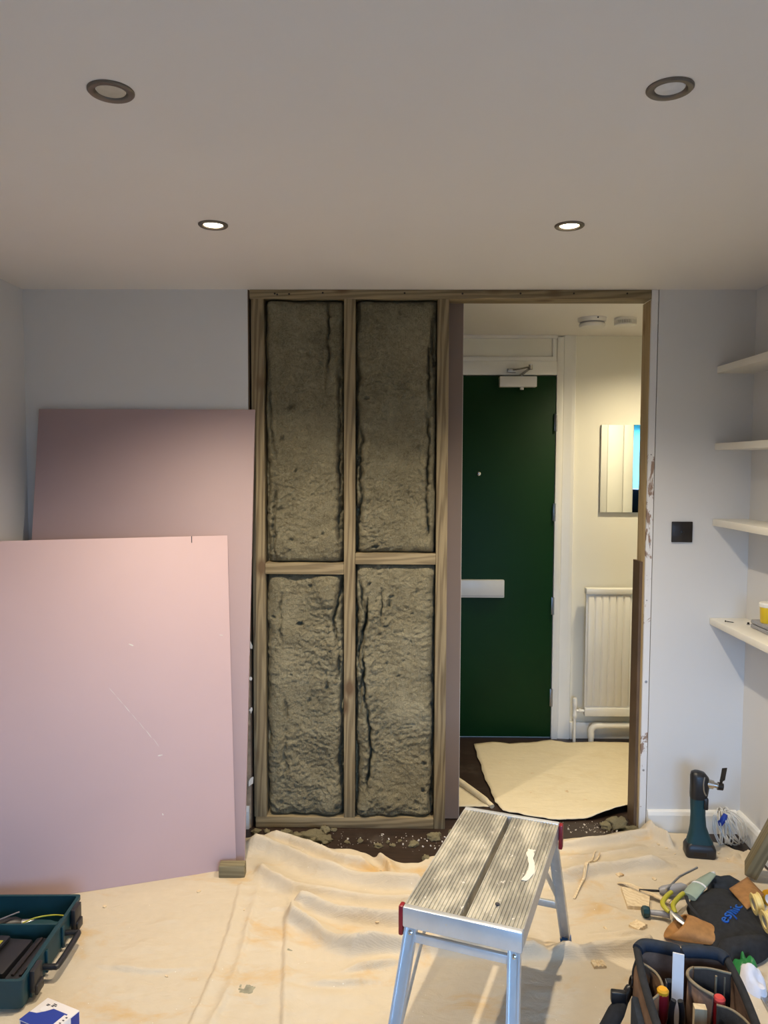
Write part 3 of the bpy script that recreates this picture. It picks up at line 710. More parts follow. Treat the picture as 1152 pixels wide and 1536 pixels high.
# radiator
RY = 4.290
r = empty('radiator', (1.084, RY, 0.0), 0, 'white ribbed panel radiator under the hall mirror', 'radiator')
bm = bmesh.new(); prof = []; Wd = 0.62; pit = 0.0405; x = 0.0; k = 0
z0, z1 = 0.225, 0.835
nfl = int(Wd / pit)
def flute(zt):
    ring = []
    for i in range(nfl):
        for t, d in ((0.0, 0.010), (0.12, 0.002), (0.22, 0.0), (0.78, 0.0), (0.88, 0.002)):
            ring.append(((i + t) * pit + 0.006, d))
    return ring
fl_ = flute(0)
rings = []
for zt, sc in ((z0 - 0.012, 0.3), (z0, 1.0), (z1, 1.0), (z1 + 0.010, 0.3)):
    rings.append([Vector((p[0], (0.010 + (p[1] - 0.010) * sc), zt)) for p in fl_])
loft(bm, rings, closed=False, cap0=False, cap1=False)
bm_box(bm, 0.0, Wd + 0.012, 0.0095, 0.034, 0.165, 0.875, 0.003)
finish('panel', bm, 'gloss_white', r, 50)
box('top_grille', 'gloss_white', -0.004, Wd + 0.016, -0.006, 0.045, 0.852, 0.886, r, 0.005)
box('bottom_rail', 'gloss_white', 0.0, Wd + 0.012, -0.003, 0.034, 0.155, 0.205, r, 0.007)
for dx in (0.08, 0.5): box('bracket', 'gloss_white', dx, dx + 0.03, 0.034, YH - RY, 0.3, 0.8, r)
bm = bmesh.new(); bm_tube(bm, [(-0.052, 0.018, 0.0005), (-0.052, 0.018, 0.18)], 0.0085, 12)
finish('feed_pipe', bm, 'gloss_white', r, 45)
bm = bmesh.new(); bm_lathe(bm, [(0.012, 0.145), (0.014, 0.15), (0.014, 0.162), (0.0115, 0.166), (0.0115, 0.20), (0.0135, 0.205), (0.0135, 0.25), (0.010, 0.256), (0.0, 0.256)], 16, Matrix.Translation((-0.052, 0.018, 0)))
bm_tube(bm, [(-0.052, 0.018, 0.182), (-0.018, 0.018, 0.182)], 0.008, 12); bm_tube(bm, [(-0.030, 0.018, 0.182), (-0.018, 0.018, 0.182)], 0.013, 8); bm_tube(bm, [(-0.018, 0.018, 0.182), (0.004, 0.018, 0.182)], 0.009, 10)
finish('valve', bm, 'gloss_white', r, 40)
r = empty('heating_pipe', (1.128, 4.31, 0.0), 0, 'white painted pipe with an elbow running under the radiator', 'pipe')
pts = [(0, 0, 0.0005), (0, 0, 0.062)] + [(0.035 - 0.035 * math.cos(a), 0, 0.062 + 0.035 * math.sin(a)) for a in [PI / 2 * k / 6 for k in range(1, 7)]] + [(0.9, 0, 0.097)]
tube('pipe', 'gloss_white', pts, 0.0155, r, 14)
bm = bmesh.new(); bm_tube(bm, [(0, 0, 0.030), (0, 0, 0.062)] + pts[2:8] + [(0.062, 0, 0.097)], 0.0185, 14); finish('elbow', bm, 'gloss_white', r, 40)

# hall downlight (round the corner, out of the camera's view) with its own light
r = empty('ceiling_downlight', (1.42, 3.80, CEIL), 0, 'lit downlight in the hall ceiling near the smaller detector', 'downlight', 'recessed ceiling downlights')
lathe('bezel', 'nickel', [(0.0445, 0.0), (0.0445, -0.003), (0.042, -0.0055), (0.034, -0.0058), (0.031, -0.004), (0.0285, -0.0008), (0.0285, 0.0)], r, 40, closed=True)
lathe('lamp', 'lamp_lit', [(0.0275, -0.0005), (0.0275, -0.0014), (0.018, -0.0024), (0.0, -0.003)], r, 32)
d = bpy.data.lights.new('hall_downlight_beam', 'SPOT'); d.energy = HALL; d.color = (1.0, 0.84, 0.55); d.shadow_soft_size = 0.03
d.spot_size = math.radians(150); d.spot_blend = 1.0
o = bpy.data.objects.new('hall_downlight_beam', d); COL.objects.link(o); o.parent = r; o.location = (0, 0, -0.012)

# ------------------------------------------------------------------ dust sheets
def seg_d(px, py, a, b_):
    ax, ay, bx, by = a[0], a[1], b_[0], b_[1]; dx, dy = bx - ax, by - ay; L2 = dx * dx + dy * dy
    t = max(0, min(1, ((px - ax) * dx + (py - ay) * dy) / L2)); qx, qy = ax + t * dx - px, ay + t * dy - py
    s = dx * (py - ay) - dy * (px - ax)
    return math.hypot(qx, qy) * (1 if s >= 0 else -1), t
RIDGES = [  # polyline, height, half width on the right-hand side of its run, half width on the other side
    ([(-0.62, 3.06), (-0.50, 3.02), (-0.422, 2.968), (-0.276, 2.843), (-0.121, 2.776), (0.028, 2.738), (0.16, 2.73)], 0.034, 0.030, 0.045),
    ([(-0.55, 3.10), (-0.42, 3.06), (-0.30, 2.97), (-0.18, 2.90), (-0.06, 2.86)], 0.026, 0.014, 0.035),
    ([(-0.558, 2.93), (-0.46, 2.80), (-0.36, 2.72), (-0.212, 2.679), (0.004, 2.641), (0.14, 2.65)], 0.022, 0.022, 0.05),
    ([(-0.36, 2.60), (-0.28, 2.585), (-0.18, 2.555), (0.004, 2.524), (0.12, 2.53)], 0.036, 0.013, 0.045),
    ([(-0.36, 2.60), (-0.34, 2.53), (-0.265, 2.48), (-0.191, 2.405), (-0.124, 2.372), (0.025, 2.392), (0.14, 2.388), (0.407, 2.372), (0.50, 2.372)], 0.034, 0.016, 0.050),
    ([(0.50, 2.372), (0.62, 2.372), (0.80, 2.374), (0.86, 2.40)], 0.034, 0.015, 0.045),
    ([(0.30, 2.80), (0.45, 2.81), (0.661, 2.824), (0.795, 2.868), (0.934, 2.906), (1.09, 2.93)], 0.030, 0.015, 0.045),
    ([(0.40, 3.0), (0.718, 3.055), (0.858, 3.091), (1.0, 3.15), (1.13, 3.19)], 0.022, 0.02, 0.04),
    ([(0.55, 2.96), (0.75, 2.97), (0.95, 3.03), (1.05, 3.08)], 0.012, 0.02, 0.04),
    ([(1.06, 3.22), (1.12, 3.13), (1.16, 3.06)], 0.030, 0.012, 0.022),
    ([(1.34, 2.98), (1.40, 3.02), (1.44, 2.96)], 0.022, 0.012, 0.02),
    ([(-0.57, 2.84), (-0.545, 2.485), (-0.546, 2.251), (-0.559, 2.065), (-0.60, 1.8)], 0.007, 0.008, 0.020),
    ([(-0.50, 2.80), (-0.48, 2.38), (-0.483, 2.192), (-0.503, 2.066), (-0.54, 1.8)], 0.007, 0.020, 0.008),
    ([(-0.372, 2.62), (-0.34, 2.35), (-0.306, 2.07), (-0.29, 1.85)], 0.008, 0.007, 0.030),
    ([(-0.16, 2.278), (-0.038, 2.311), (0.04, 2.335)], 0.012, 0.010, 0.03),
    ([(-0.26, 2.23), (-0.15, 2.225), (-0.03, 2.24)], 0.009, 0.010, 0.03),
    ([(0.55, 2.60), (0.75, 2.64), (0.83, 2.60)], 0.007, 0.012, 0.04),
    ([(0.60, 2.47), (0.75, 2.46), (0.85, 2.50)], 0.010, 0.010, 0.03),
    ([(-1.1, 2.55), (-0.9, 2.52), (-0.72, 2.54)], 0.006, 0.01, 0.03),
    ([(-0.95, 2.30), (-0.75, 2.27), (-0.60, 2.29)], 0.006, 0.01, 0.04),
    ([(-0.08, 2.98), (-0.02, 2.90), (0.0, 2.82)], 0.022, 0.010, 0.03),
]
FLAT = [  # things stand here: the cloth lies flat (x, y, radius)
    (-1.05, 2.6, 0.25), (-1.25, 2.3, 0.30), (1.235, 3.03, 0.075), (1.09, 2.52, 0.21), (0.77, 1.9, 0.24), (-0.93, 1.98, 0.12),
    (0.596, 2.438, 0.03), (-0.61, 2.87, 0.06), (0.874, 2.70, 0.07), (-0.9, 2.8, 0.15), (-1.2, 2.7, 0.15), (1.36, 3.1, 0.07), (1.38, 2.86, 0.06)]
def sheet_z(x, y):
    z = 0.0045
    for pts, h, wr_, wl in RIDGES:
        xs_ = [p[0] for p in pts]; ys_ = [p[1] for p in pts]
        if x < min(xs_) - 0.15 or x > max(xs_) + 0.15 or y < min(ys_) - 0.15 or y > max(ys_) + 0.15: continue
        best = None
        for i in range(len(pts) - 1):
            d, t = seg_d(x, y, pts[i], pts[i + 1])
            if best is None or abs(d) < abs(best[0]): best = (d, i + t)
        d, tt = best; wdt = wl if d > 0 else wr_
        f = min(1.0, tt / 0.6 + 0.12, (len(pts) - 1 - tt) / 0.6 + 0.12)
        z += 2.0 * h * f * math.exp(-(abs(d) / (wdt * (0.75 if d <= 0 else 1.0))) ** 1.3) * (0.85 + 0.3 * noise.noise(Vector((x * 7, y * 7, 2.2))))
    z += 0.009 * max(0, noise.fractal(Vector((x * 3.5, y * 8, 0.7)), 1, 2, 3) - 0.12) + 0.0016 * (1 + noise.fractal(Vector((x * 22, y * 22, 4.1)), 1, 2, 2)) + 0.006 * max(0, 0.10 - abs(noise.noise(Vector((x * 2.6 + 0.3 * y, y * 6.5, 8.3))))) * 10 * max(0, noise.noise(Vector((x * 3, y * 3, 1.7))))
    k = 1.0
    for fx, fy, fr_ in FLAT:
        d = math.hypot(x - fx, y - fy)
        k = min(k, max(0.0, min(1.0, (d - fr_) / 0.05)))
    return 0.0045 + (z - 0.0045) * k
EDGE = [(-1.56, 3.02), (-1.2, 3.08), (-0.80, 3.10), (-0.605, 3.117), (-0.546, 3.147), (-0.475, 3.143), (-0.382, 3.076), (-0.297, 3.051), (-0.187, 3.036), (-0.118, 3.006), (-0.049, 2.945),
        (0.029, 2.925), (0.095, 2.937), (0.164, 2.996), (0.249, 3.05), (0.40, 3.09), (0.60, 3.12), (0.758, 3.140), (0.873, 3.155), (0.993, 3.180), (1.089, 3.205), (1.15, 3.210), (1.24, 3.205), (1.276, 3.195),
        (1.36, 3.12), (1.40, 3.06), (1.46, 3.0)]
def edge_y(x):
    for a, b_ in zip(EDGE, EDGE[1:]):
        if a[0] <= x <= b_[0]:
            t = (x - a[0]) / (b_[0] - a[0]); t = t * t * (3 - 2 * t)
            return a[1] + (b_[1] - a[1]) * t + 0.008 * noise.noise(Vector((x * 16, 1.5, 0)))
    return 3.0
x0, x1, yn = -1.53, 1.455, 0.75
ys_list = []; NX = 540
bm = bmesh.new(); g = []
vs_ = [0.0]                                   # finer rows in the part the photograph shows
rows = [1 - (1 - k / 300.0) for k in range(301)]
for i in range(NX + 1):
    x = x0 + (x1 - x0) * i / NX; ye = edge_y(x); col = []
    for k in range(30): 
        y = yn + (1.75 - yn) * k / 30; col.append(bm.verts.new((x, y, sheet_z(x, y))))
    for k in range(261):
        y = 1.75 + (ye - 1.75) * k / 260; z = sheet_z(x, y)
        if k > 254: z += 0.002 * (k - 254) * max(0, noise.noise(Vector((x * 9, 3, 0))) + 0.2)
        col.append(bm.verts.new((x + 0.004 * noise.noise(Vector((x * 20, y * 20, 9))), y, z)))
    g.append(col)
for i in range(NX):
    for k in range(len(g[0]) - 1): bm.faces.new((g[i][k], g[i + 1][k], g[i + 1][k + 1], g[i][k + 1]))
ds = finish('dust_sheet', bm, 'canvas', None, 180)
tag(ds, 'large rumpled cream canvas dust sheet covering the room floor', 'dust sheet')
sm = ds.modifiers.new('thickness', 'SOLIDIFY'); sm.thickness = 0.0025; sm.offset = -1
# dried paint patch on the sheet
def patch(name, mat, cx, cy, r, seed, parent, asp=0.7):
    bm = bmesh.new(); pts = []
    for k in range(18):
        a = 2 * PI * k / 18; rr = r * (0.75 + 0.5 * noise.noise(Vector((math.cos(a) * 1.8, math.sin(a) * 1.8, seed))))
        pts.append((cx + rr * math.cos(a), cy + rr * asp * math.sin(a)))
    top = [bm.verts.new((x, y, sheet_z(x, y) + 0.0022)) for x, y in pts]; c = bm.verts.new((cx, cy, sheet_z(cx, cy) + 0.003))
    low = [bm.verts.new((x, y, sheet_z(x, y) + 0.0003)) for x, y in pts]
    for k in range(18):
        bm.faces.new((top[k], top[(k + 1) % 18], c)); bm.faces.new((low[k], low[(k + 1) % 18], top[(k + 1) % 18], top[k]))
    return finish(name, bm, mat, parent)
simple('grey_stain', (0.30, 0.28, 0.20), 0.9, var=0.3, vs=40)
patch('dried_paint', 'grey_stain', -0.433, 2.196, 0.045, 3.1, ds, 0.9)
patch('dried_paint', 'grey_stain', -0.326, 2.372, 0.016, 5.1, ds, 0.5)
patch('dried_paint', 'grey_stain', -0.045, 2.865, 0.010, 1.1, ds)
patch('dried_paint', 'grey_stain', -0.085, 2.89, 0.007, 2.1, ds)

# hall dust sheet
poly = [(0.452, 4.235), (0.56, 4.27), (0.66, 4.25), (0.78, 4.27), (0.90, 4.315), (0.99, 4.27), (1.12, 4.285), (1.33, 4.28), (1.75, 4.27), (1.78, 3.46), (1.4, 3.45), (1.10, 3.43), (0.98, 3.37), (0.88, 3.335), (0.74, 3.325), (0.62, 3.35), (0.50, 3.41), (0.478, 3.50), (0.462, 3.75)]
def inside_scale(poly, n=26):
    cx = sum(p[0] for p in poly) / len(poly); cy = sum(p[1] for p in poly) / len(poly)
    out = []
    for a, b_ in zip(poly, poly[1:] + poly[:1]):
        for k in range(8): t = k / 8; out.append((a[0] + (b_[0] - a[0]) * t, a[1] + (b_[1] - a[1]) * t))
    return cx, cy, out
cx, cy, out = inside_scale(poly)
bm = bmesh.new(); rings = []
for j in range(22):
    s = 1 - j / 22.0; ring = []
    for (px_, py_) in out:
        jx = 0.008 * noise.noise(Vector((px_ * 25, py_ * 25, 1))) if j == 0 else 0
        x = cx + (px_ - cx) * s + jx; y = cy + (py_ - cy) * s + jx
        z = 0.006 + 0.006 * max(0, noise.fractal(Vector((x * 4, y * 5, 3.3)), 1, 2, 3)) + 0.002 * (1 + noise.noise(Vector((x * 20, y * 20, 3.3))))
        if y < 3.52 and x > 0.85: z += 0.05 * max(0, (3.50 - y) / 0.15) * min(1, (x - 0.85) / 0.2) * max(0, 1 - max(0, x - 1.15) / 0.2)
        ring.append(Vector((x, y, z)))
    rings.append(ring)
def hall_z(x, y): return 0.006 + 0.006 * max(0, noise.fractal(Vector((x * 4, y * 5, 3.3)), 1, 2, 3)) + 0.002 * (1 + noise.noise(Vector((x * 20, y * 20, 3.3))))
loft(bm, rings, True, False, True)
hs = tag(finish('dust_sheet', bm, 'canvas_hall', None, 180), 'flat cream dust sheet on the hall floor in front of the green door', 'dust sheet')
sm = hs.modifiers.new('thickness', 'SOLIDIFY'); sm.thickness = 0.003; sm.offset = -1
# small folded sheet with a rolled edge by the doorway stud
r = empty('folded_sheet', (0, 0, 0), 0, 'small folded cream sheet with a rolled edge beside the doorway stud', 'dust sheet')
bm = bmesh.new()
grid = [[bm.verts.new((0.302 + (u / 8) * (0.02 + 0.135 * (1 - v / 10.0)) , 3.455 + 0.26 * v / 10, 0.003 + 0.004 * abs(noise.noise(Vector((u * 0.6, v * 0.5, 2)))))) for u in range(9)] for v in range(11)]
for v in range(10):
    for u in range(8): bm.faces.new((grid[v][u], grid[v][u + 1], grid[v + 1][u + 1], grid[v + 1][u]))
o = finish('flat_part', bm, 'canvas_hall', r, 180); sm = o.modifiers.new('thickness', 'SOLIDIFY'); sm.thickness = 0.002; sm.offset = 1
pts = smooth_poly([(0.312, 3.735, 0.016), (0.345, 3.67, 0.018), (0.40, 3.56, 0.017), (0.448, 3.465, 0.013), (0.456, 3.445, 0.010)], 5)
tube('rolled_edge', 'canvas_hall', pts, [0.016] * 6 + [0.0155] * 8 + [0.011] * (len(pts) - 14), r, 12)

# ------------------------------------------------------------------ hop-up work platform
def ground(x, y): return sheet_z(x, y) + 0.0015
HZ = 0.482
hp = empty('work_platform', (0.2685, 2.069, 0.006), math.radians(-20.2), 'worn aluminium hop-up work platform with grooved deck and folding legs', 'work platform')
L2, W2 = 0.3025, 0.1485
hz = HZ - 0.006
for sx in (-1, 1):
    # grooved deck plank: profile across its width, run along the length
    xa, xb = (-W2 + 0.002, -0.0080) if sx < 0 else (0.0080, W2 - 0.002)
    prof = [(xa, hz - 0.040), (xa, hz)]
    nG = 15; pw = (xb - xa) / nG
    for k in range(nG):
        c = xa + (k + 0.5) * pw
        prof += [(c - pw * 0.28, hz), (c - pw * 0.18, hz - 0.0028), (c + pw * 0.18, hz - 0.0028), (c + pw * 0.28, hz)]
    prof += [(xb, hz), (xb, hz - 0.040)]
    bm = bmesh.new(); loft(bm, [[Vector((p[0], y, p[1])) for p in prof] for y in (-L2 + 0.012, L2 - 0.012)])
    finish('deck_plank', bm, 'deck_alu', hp)
for sy in (-1, 1):
    y0, y1 = (-L2, -L2 + 0.020) if sy < 0 else (L2 - 0.020, L2)
    bm = bmesh.new(); bm_box(bm, -W2, W2, y0, y1, hz - 0.050, hz + 0.0015, 0.004)
    finish('end_rail', bm, 'frame_alu', hp, 40)
for sx in (-1, 1):
    x0_, x1_ = (-W2, -W2 + 0.004) if sx < 0 else (W2 - 0.004, W2)
    box('side_rail', 'leg_alu', x0_, x1_, -L2 + 0.02, L2 - 0.02, hz - 0.046, hz - 0.0005, hp)
def red_latch(sx, sy):
    xo = sx * (W2 + 0.006); bm = bmesh.new()
    bm_box(bm, xo - 0.006, xo + 0.006, sy * (L2 - 0.014) - 0.012, sy * (L2 - 0.014) + 0.012, hz - 0.075, hz + 0.001, 0.004)
    finish('red_latch', bm, 'red_plastic', hp, 40)
red_latch(-1, -1); red_latch(1, 1)
SPL = 0.150; OUT = 0.028
def leg(sx, sy):
    top = Vector((sx * (W2 - 0.020), sy * (L2 - 0.012), hz - 0.052)); bot = Vector((sx * (W2 - 0.020 + OUT), sy * (L2 + SPL), 0.0))
    d = (bot - top).normalized(); xa = Vector((1, 0, 0)); xa = (xa - d * xa.dot(d)).normalized(); ya = d.cross(xa)
    M = Matrix((xa, ya, d)).transposed().to_4x4(); M.translation = top; Ln = (bot - top).length
    w_, t_ = 0.015, 0.010
    bm = bmesh.new()
    prof = [(-w_, -t_), (w_, -t_), (w_, t_), (w_ - 0.005, t_), (w_ - 0.005, t_ * 0.4), (-w_ + 0.005, t_ * 0.4), (-w_ + 0.005, t_), (-w_, t_)]
    prof = [(p[0], p[1] * (-sy if sy < 0 else -1) * (1 if sy < 0 else -1)) for p in prof]
    # channel opening faces outwards, two lips on the edges
    loft(bm, [[M @ Vector((p[0], p[1] if sy > 0 else p[1], z)) for p in prof] for z in (-0.004, Ln - 0.022)])
    lg = finish('leg', bm, 'frame_alu' if sy < 0 else 'leg_alu', hp)
    bm = bmesh.new(); bm_box(bm, -w_ - 0.002, w_ + 0.002, -t_ - 0.002, t_ + 0.002, Ln - 0.034, Ln - 0.001, 0.003, M)
    ft = finish('rubber_foot', bm, 'blue_plastic', lg, 40)
    Mr = M @ Matrix.Translation((0, -t_ if False else t_, 0.012)) @ Matrix.Rotation(-PI / 2 * 1, 4, 'X')
    for dy, s_ in ((t_ * 0.4, 1), (-t_, -1)):
        lathe('rivet', 'chrome', [(0.006, 0.0), (0.006, 0.001), (0.003, 0.003), (0, 0.0032)], lg, 12, M @ Matrix.Translation((0, dy, 0.012)) @ Matrix.Rotation(-s_ * PI / 2, 4, 'X'))
    return top, bot
for sy in (-1, 1):
    tl, bl = leg(-1, sy); tr, br_ = leg(1, sy)
    a = tl.lerp(bl, 0.045); c = tr.lerp(br_, 0.045)
    bm = bmesh.new(); bm_box(bm, a.x + 0.010, c.x - 0.010, a.y - 0.006, a.y + 0.006, a.z - 0.011, a.z + 0.011, 0.002); finish('cross_bar', bm, 'frame_alu' if sy < 0 else 'leg_alu', hp, 40)
    a = tl.lerp(bl, 0.62); c = tr.lerp(br_, 0.62)
    bm = bmesh.new(); bm_box(bm, a.x + 0.012, c.x - 0.012, a.y - 0.006, a.y + 0.006, a.z - 0.011, a.z + 0.011, 0.002); finish('cross_bar', bm, 'leg_alu', hp, 40)
    for sx, (t_, b_) in ((-1, (tl, bl)), (1, (tr, br_))):
        p1 = t_.lerp(b_, 0.52) + Vector((-sx * 0.012, 0, 0)); p2 = Vector((sx * (W2 - 0.03), sy * (L2 - 0.19), hz - 0.03))
        bm = bmesh.new(); d = (p1 - p2).normalized(); xa = Vector((1, 0, 0)); ya = d.cross(xa)
        M = Matrix((xa, ya, d)).transposed().to_4x4(); M.translation = p2
        bm_box(bm, -0.0015, 0.0015, -0.010, 0.010, 0, (p1 - p2).length, 0, M); finish('folding_stay', bm, 'leg_alu', hp)
# paint run and a bolt head on the deck
bm = bmesh.new(); pts = []
for k in range(16):
    t = k / 15; pts.append((0.108 + 0.010 * math.sin(t * 5), -0.07 + 0.17 * t, 0.004 + 0.010 * (0.3 + t) * abs(noise.noise(Vector((t * 5, 0.3, 0)))) + 0.003))
up_ = [bm.verts.new((p[0] + p[2], p[1], hz + 0.0012)) for p in pts]; dn = [bm.verts.new((p[0] - p[2], p[1], hz + 0.0012)) for p in pts]
for k in range(15): bm.faces.new((up_[k], up_[k + 1], dn[k + 1], dn[k]))
ext = bmesh.ops.extrude_face_region(bm, geom=bm.faces[:]); bmesh.ops.translate(bm, verts=[v for v in ext['geom'] if isinstance(v, bmesh.types.BMVert)], vec=(0, 0, -0.0022))
simple('paint_run', (0.74, 0.70, 0.60), 0.6, var=0.05); finish('paint_run', bm, 'paint_run', hp)
bm = bmesh.new(); bm_lathe(bm, [(0.006, hz), (0.006, hz + 0.003), (0.0, hz + 0.0035)], 12, Matrix.Translation((0.068, -0.205, 0))); finish('bolt_head', bm, 'ink', hp)

# ------------------------------------------------------------------ teal tool case (open half) and what lies in it
tcx = empty('tool_case', (-1.262, 2.307, 0.0065), math.radians(1.5), 'open dark teal plastic tool case tray with black latches and handle', 'tool case')
CW, CL, CH = 0.40, 0.44, 0.095
bm = bmesh.new()
out_ = rrect(CW, CL, 0.012, 3); inn = rrect(CW - 0.016, CL - 0.016, 0.010, 3); bot_ = rrect(CW - 0.030, CL - 0.030, 0.012, 3)
loft(bm, [[Vector((x, y, z)) for x, y in rr] for rr, z in ((bot_, 0.0), (out_, 0.012), (out_, CH - 0.012), ([(x * 1.015, y * 1.012) for x, y in out_], CH - 0.012), ([(x * 1.015, y * 1.012) for x, y in out_], CH), (inn, CH), (inn, CH - 0.02), ([(x * 0.98, y * 0.98) for x, y in inn], 0.008))])
finish('shell', bm, 'teal_plastic', tcx, 40)
# moulded ribs and ledge along the latch side
for y in (-0.17, -0.06, 0.06, 0.17):
    box('rib', 'teal_plastic', CW / 2 + 0.0005, CW / 2 + 0.008, y - 0.006, y + 0.006, 0.012, CH - 0.013, tcx, 0.002)
box('rim_ledge', 'teal_plastic', CW / 2 - 0.028, CW / 2 - 0.0085, -CL / 2 + 0.09, CL / 2 - 0.10, CH - 0.030, CH - 0.022, tcx, 0.002)
box('divider', 'teal_dark', -0.10, CW / 2 - 0.0095, 0.085, 0.092, 0.009, CH - 0.022, tcx, 0.002)
bm = bmesh.new(); pp = [(-0.055, 0.0), (0.055, 0.0), (0.055, 0.012), (0.02, 0.022), (-0.03, 0.024), (-0.055, 0.010)]
bm_prism(bm, [(p[0] + 0.115, p[1] * 1.6 + 0.095) for p in pp], CH - 0.040, CH - 0.034); finish('inner_lid', bm, 'teal_dark', tcx)
for y in (-0.155, 0.150):
    bm = bmesh.new(); bm_box(bm, CW / 2 + 0.004, CW / 2 + 0.020, y - 0.028, y + 0.028, 0.030, CH + 0.002, 0.004); bm_box(bm, CW / 2 + 0.016, CW / 2 + 0.026, y - 0.022, y + 0.022, 0.020, 0.050, 0.003)
    finish('latch', bm, 'black_plastic', tcx, 40)
bm = bmesh.new()
hp_ = [(CW / 2 + 0.002, -0.085, 0.045), (CW / 2 + 0.035, -0.085, 0.045), (CW / 2 + 0.045, -0.07, 0.045), (CW / 2 + 0.045, 0.07, 0.045), (CW / 2 + 0.035, 0.085, 0.045), (CW / 2 + 0.002, 0.085, 0.045)]
bm_tube(bm, smooth_poly(hp_, 4), 0.010, 10, flat=0.85); finish('carry_handle', bm, 'black_plastic', tcx, 45)
# contents
def rel(dx, dy, dz): 
    a = math.radians(1.5); return (-1.262 + dx * math.cos(a) - dy * math.sin(a), 2.307 + dx * math.sin(a) + dy * math.cos(a), 0.0065 + dz)
r = empty('battery_charger', rel(0.055, -0.04, 0.009), math.radians(-4), 'black battery charger block with yellow sticker in the teal case', 'charger')
bm = bmesh.new(); bm_box(bm, -0.055, 0.055, -0.085, 0.085, 0.0, 0.045, 0.006); finish('body', bm, 'black_plastic', r, 40)
bm = bmesh.new(); bm_box(bm, -0.052, -0.012, -0.075, 0.075, 0.0455, 0.060, 0.006); finish('top_block', bm, 'black_plastic', r, 40)
box('sticker', 'yellow_handle', -0.045, -0.020, -0.02, 0.045, 0.0602, 0.0608, r)
r = empty('battery_pack', rel(0.15, -0.045, 0.009), math.radians(-2), 'flat black battery pack in the teal case by the latches', 'battery')
bm = bmesh.new(); bm_box(bm, -0.033, 0.033, -0.10, 0.10, 0.0, 0.040, 0.006); finish('body', bm, 'black_plastic', r, 40)
for dx in (-0.012, 0.012): box('rail', 'black_bronze', dx - 0.004, dx + 0.004, -0.09, 0.09, 0.0405, 0.046, r)
r = empty('wire_bundle', rel(0.12, -0.175, 0.009), 0.5, 'crumpled steel wire bundle in the corner of the teal case', 'wire')
for k in range(5):
    pts = [(0.030 * math.cos(a * 1.0 + k) * (1 - 0.08 * k), 0.022 * math.sin(a + k), 0.008 + 0.008 * k + 0.006 * math.sin(2 * a + k)) for a in [2 * PI * j / 20 for j in range(19)]]
    tube('wire_loop', 'steel', pts, 0.0022, r, 6)
r = empty('metal_strip', rel(-0.03, 0.05, 0.075), 0, 'thin pale metal strip lying across the teal case', 'metal strip')
bm = bmesh.new(); bm_tube(bm, [(-0.10, -0.05, 0.0), (0.06, 0.085, 0.012)], 0.0035, 6, flat=0.5); finish('strip', bm, 'steel', r, 40)
pts = smooth_poly([rel(0.055, 0.105, 0.066), rel(0.09, 0.128, 0.070), rel(0.14, 0.142, 0.070), rel(0.183, 0.140, 0.068)], 6)
tag(tube('yellow_cord', 'yellow_handle', pts, 0.0025, None, 8), 'thin yellow cord curved over the divider in the teal case', 'cord')
r = empty('hand_drill', rel(-0.02, 0.12, 0.009), 0.3, 'dark grey tool body lying at the back of the teal case', 'power tool')
bm = bmesh.new(); bm_tube(bm, [(-0.10, 0, 0.03), (-0.03, 0, 0.034), (0.04, 0.0, 0.034), (0.06, 0, 0.034)], [0.022, 0.028, 0.026, 0.016], 12); finish('motor_body', bm, 'black_plastic', r, 45)
bm = bmesh.new(); bm_tube(bm, [(0.06, 0, 0.034), (0.085, 0, 0.034), (0.11, 0, 0.034)], [0.015, 0.013, 0.004], 12); finish('chuck', bm, 'steel', r, 45)

# ------------------------------------------------------------------ blue and white carton
cb = empty('carton', (-0.928, 1.985, 0.0065), math.radians(-24), 'small white carton with blue print standing beside the teal case', 'carton')
bw, bl_, bh = 0.060, 0.0475, 0.075
box('card_body', 'card_white', -bw, bw, -bl_, bl_, 0, bh, cb, 0.0015)
def flat_poly(name, mat, poly, z=bh): 
    bm = bmesh.new(); bm_prism(bm, poly, z + 0.0001, z + 0.0005); finish(name, bm, mat, cb)
flat_poly('blue_panel', 'blue_print', [(-bw, -bl_), (bw * 0.93, -bl_), (bw * 0.93, -bl_ * 0.1), (bw * 0.78, bl_ * 0.1), (bw * 0.72, bl_ * 0.45), (-bw * 0.15, bl_ * 0.45), (-bw * 0.35, bl_ * 0.10), (-bw * 0.62, -bl_ * 0.2), (-bw, -bl_ * 0.3)])
flat_poly('white_badge', 'card_white', [(-bw * 0.52 + 0.011 * math.cos(a), bl_ * 0.22 + 0.011 * math.sin(a)) for a in [2 * PI * k / 20 for k in range(20)]], bh + 0.0004)
for k, (x, y, l_) in enumerate([(-0.018, 0.036, 0.012), (-0.016, 0.031, 0.014), (-0.020, 0.027, 0.008), (-0.034, 0.028, 0.010), (-0.035, 0.024, 0.008)]):
    flat_poly('print_line', 'ink', [(x - l_ / 2, y - 0.0013), (x + l_ / 2, y - 0.0013), (x + l_ / 2, y + 0.0013), (x - l_ / 2, y + 0.0013)])
for k in range(5):
    y = -bl_ * 0.75 + k * 0.011
    flat_poly('print_line', 'ink', [(bw * 0.80, y), (bw * 0.80 + 0.006, y), (bw * 0.80 + 0.006, y + 0.004), (bw * 0.80, y + 0.004)], bh + 0.0004)
flat_poly('white_label', 'card_white', [(bw * 0.62, -bl_ * 0.85), (bw * 0.98, -bl_ * 0.85), (bw * 0.98, bl_ * 0.35), (bw * 0.62, bl_ * 0.35)], bh + 0.0002)
bm = bmesh.new(); bm_box(bm, bw + 0.0002, bw + 0.0006, -bl_ * 0.8, bl_ * 0.2, bh * 0.2, bh * 0.8); finish('side_print', bm, 'ink', cb)
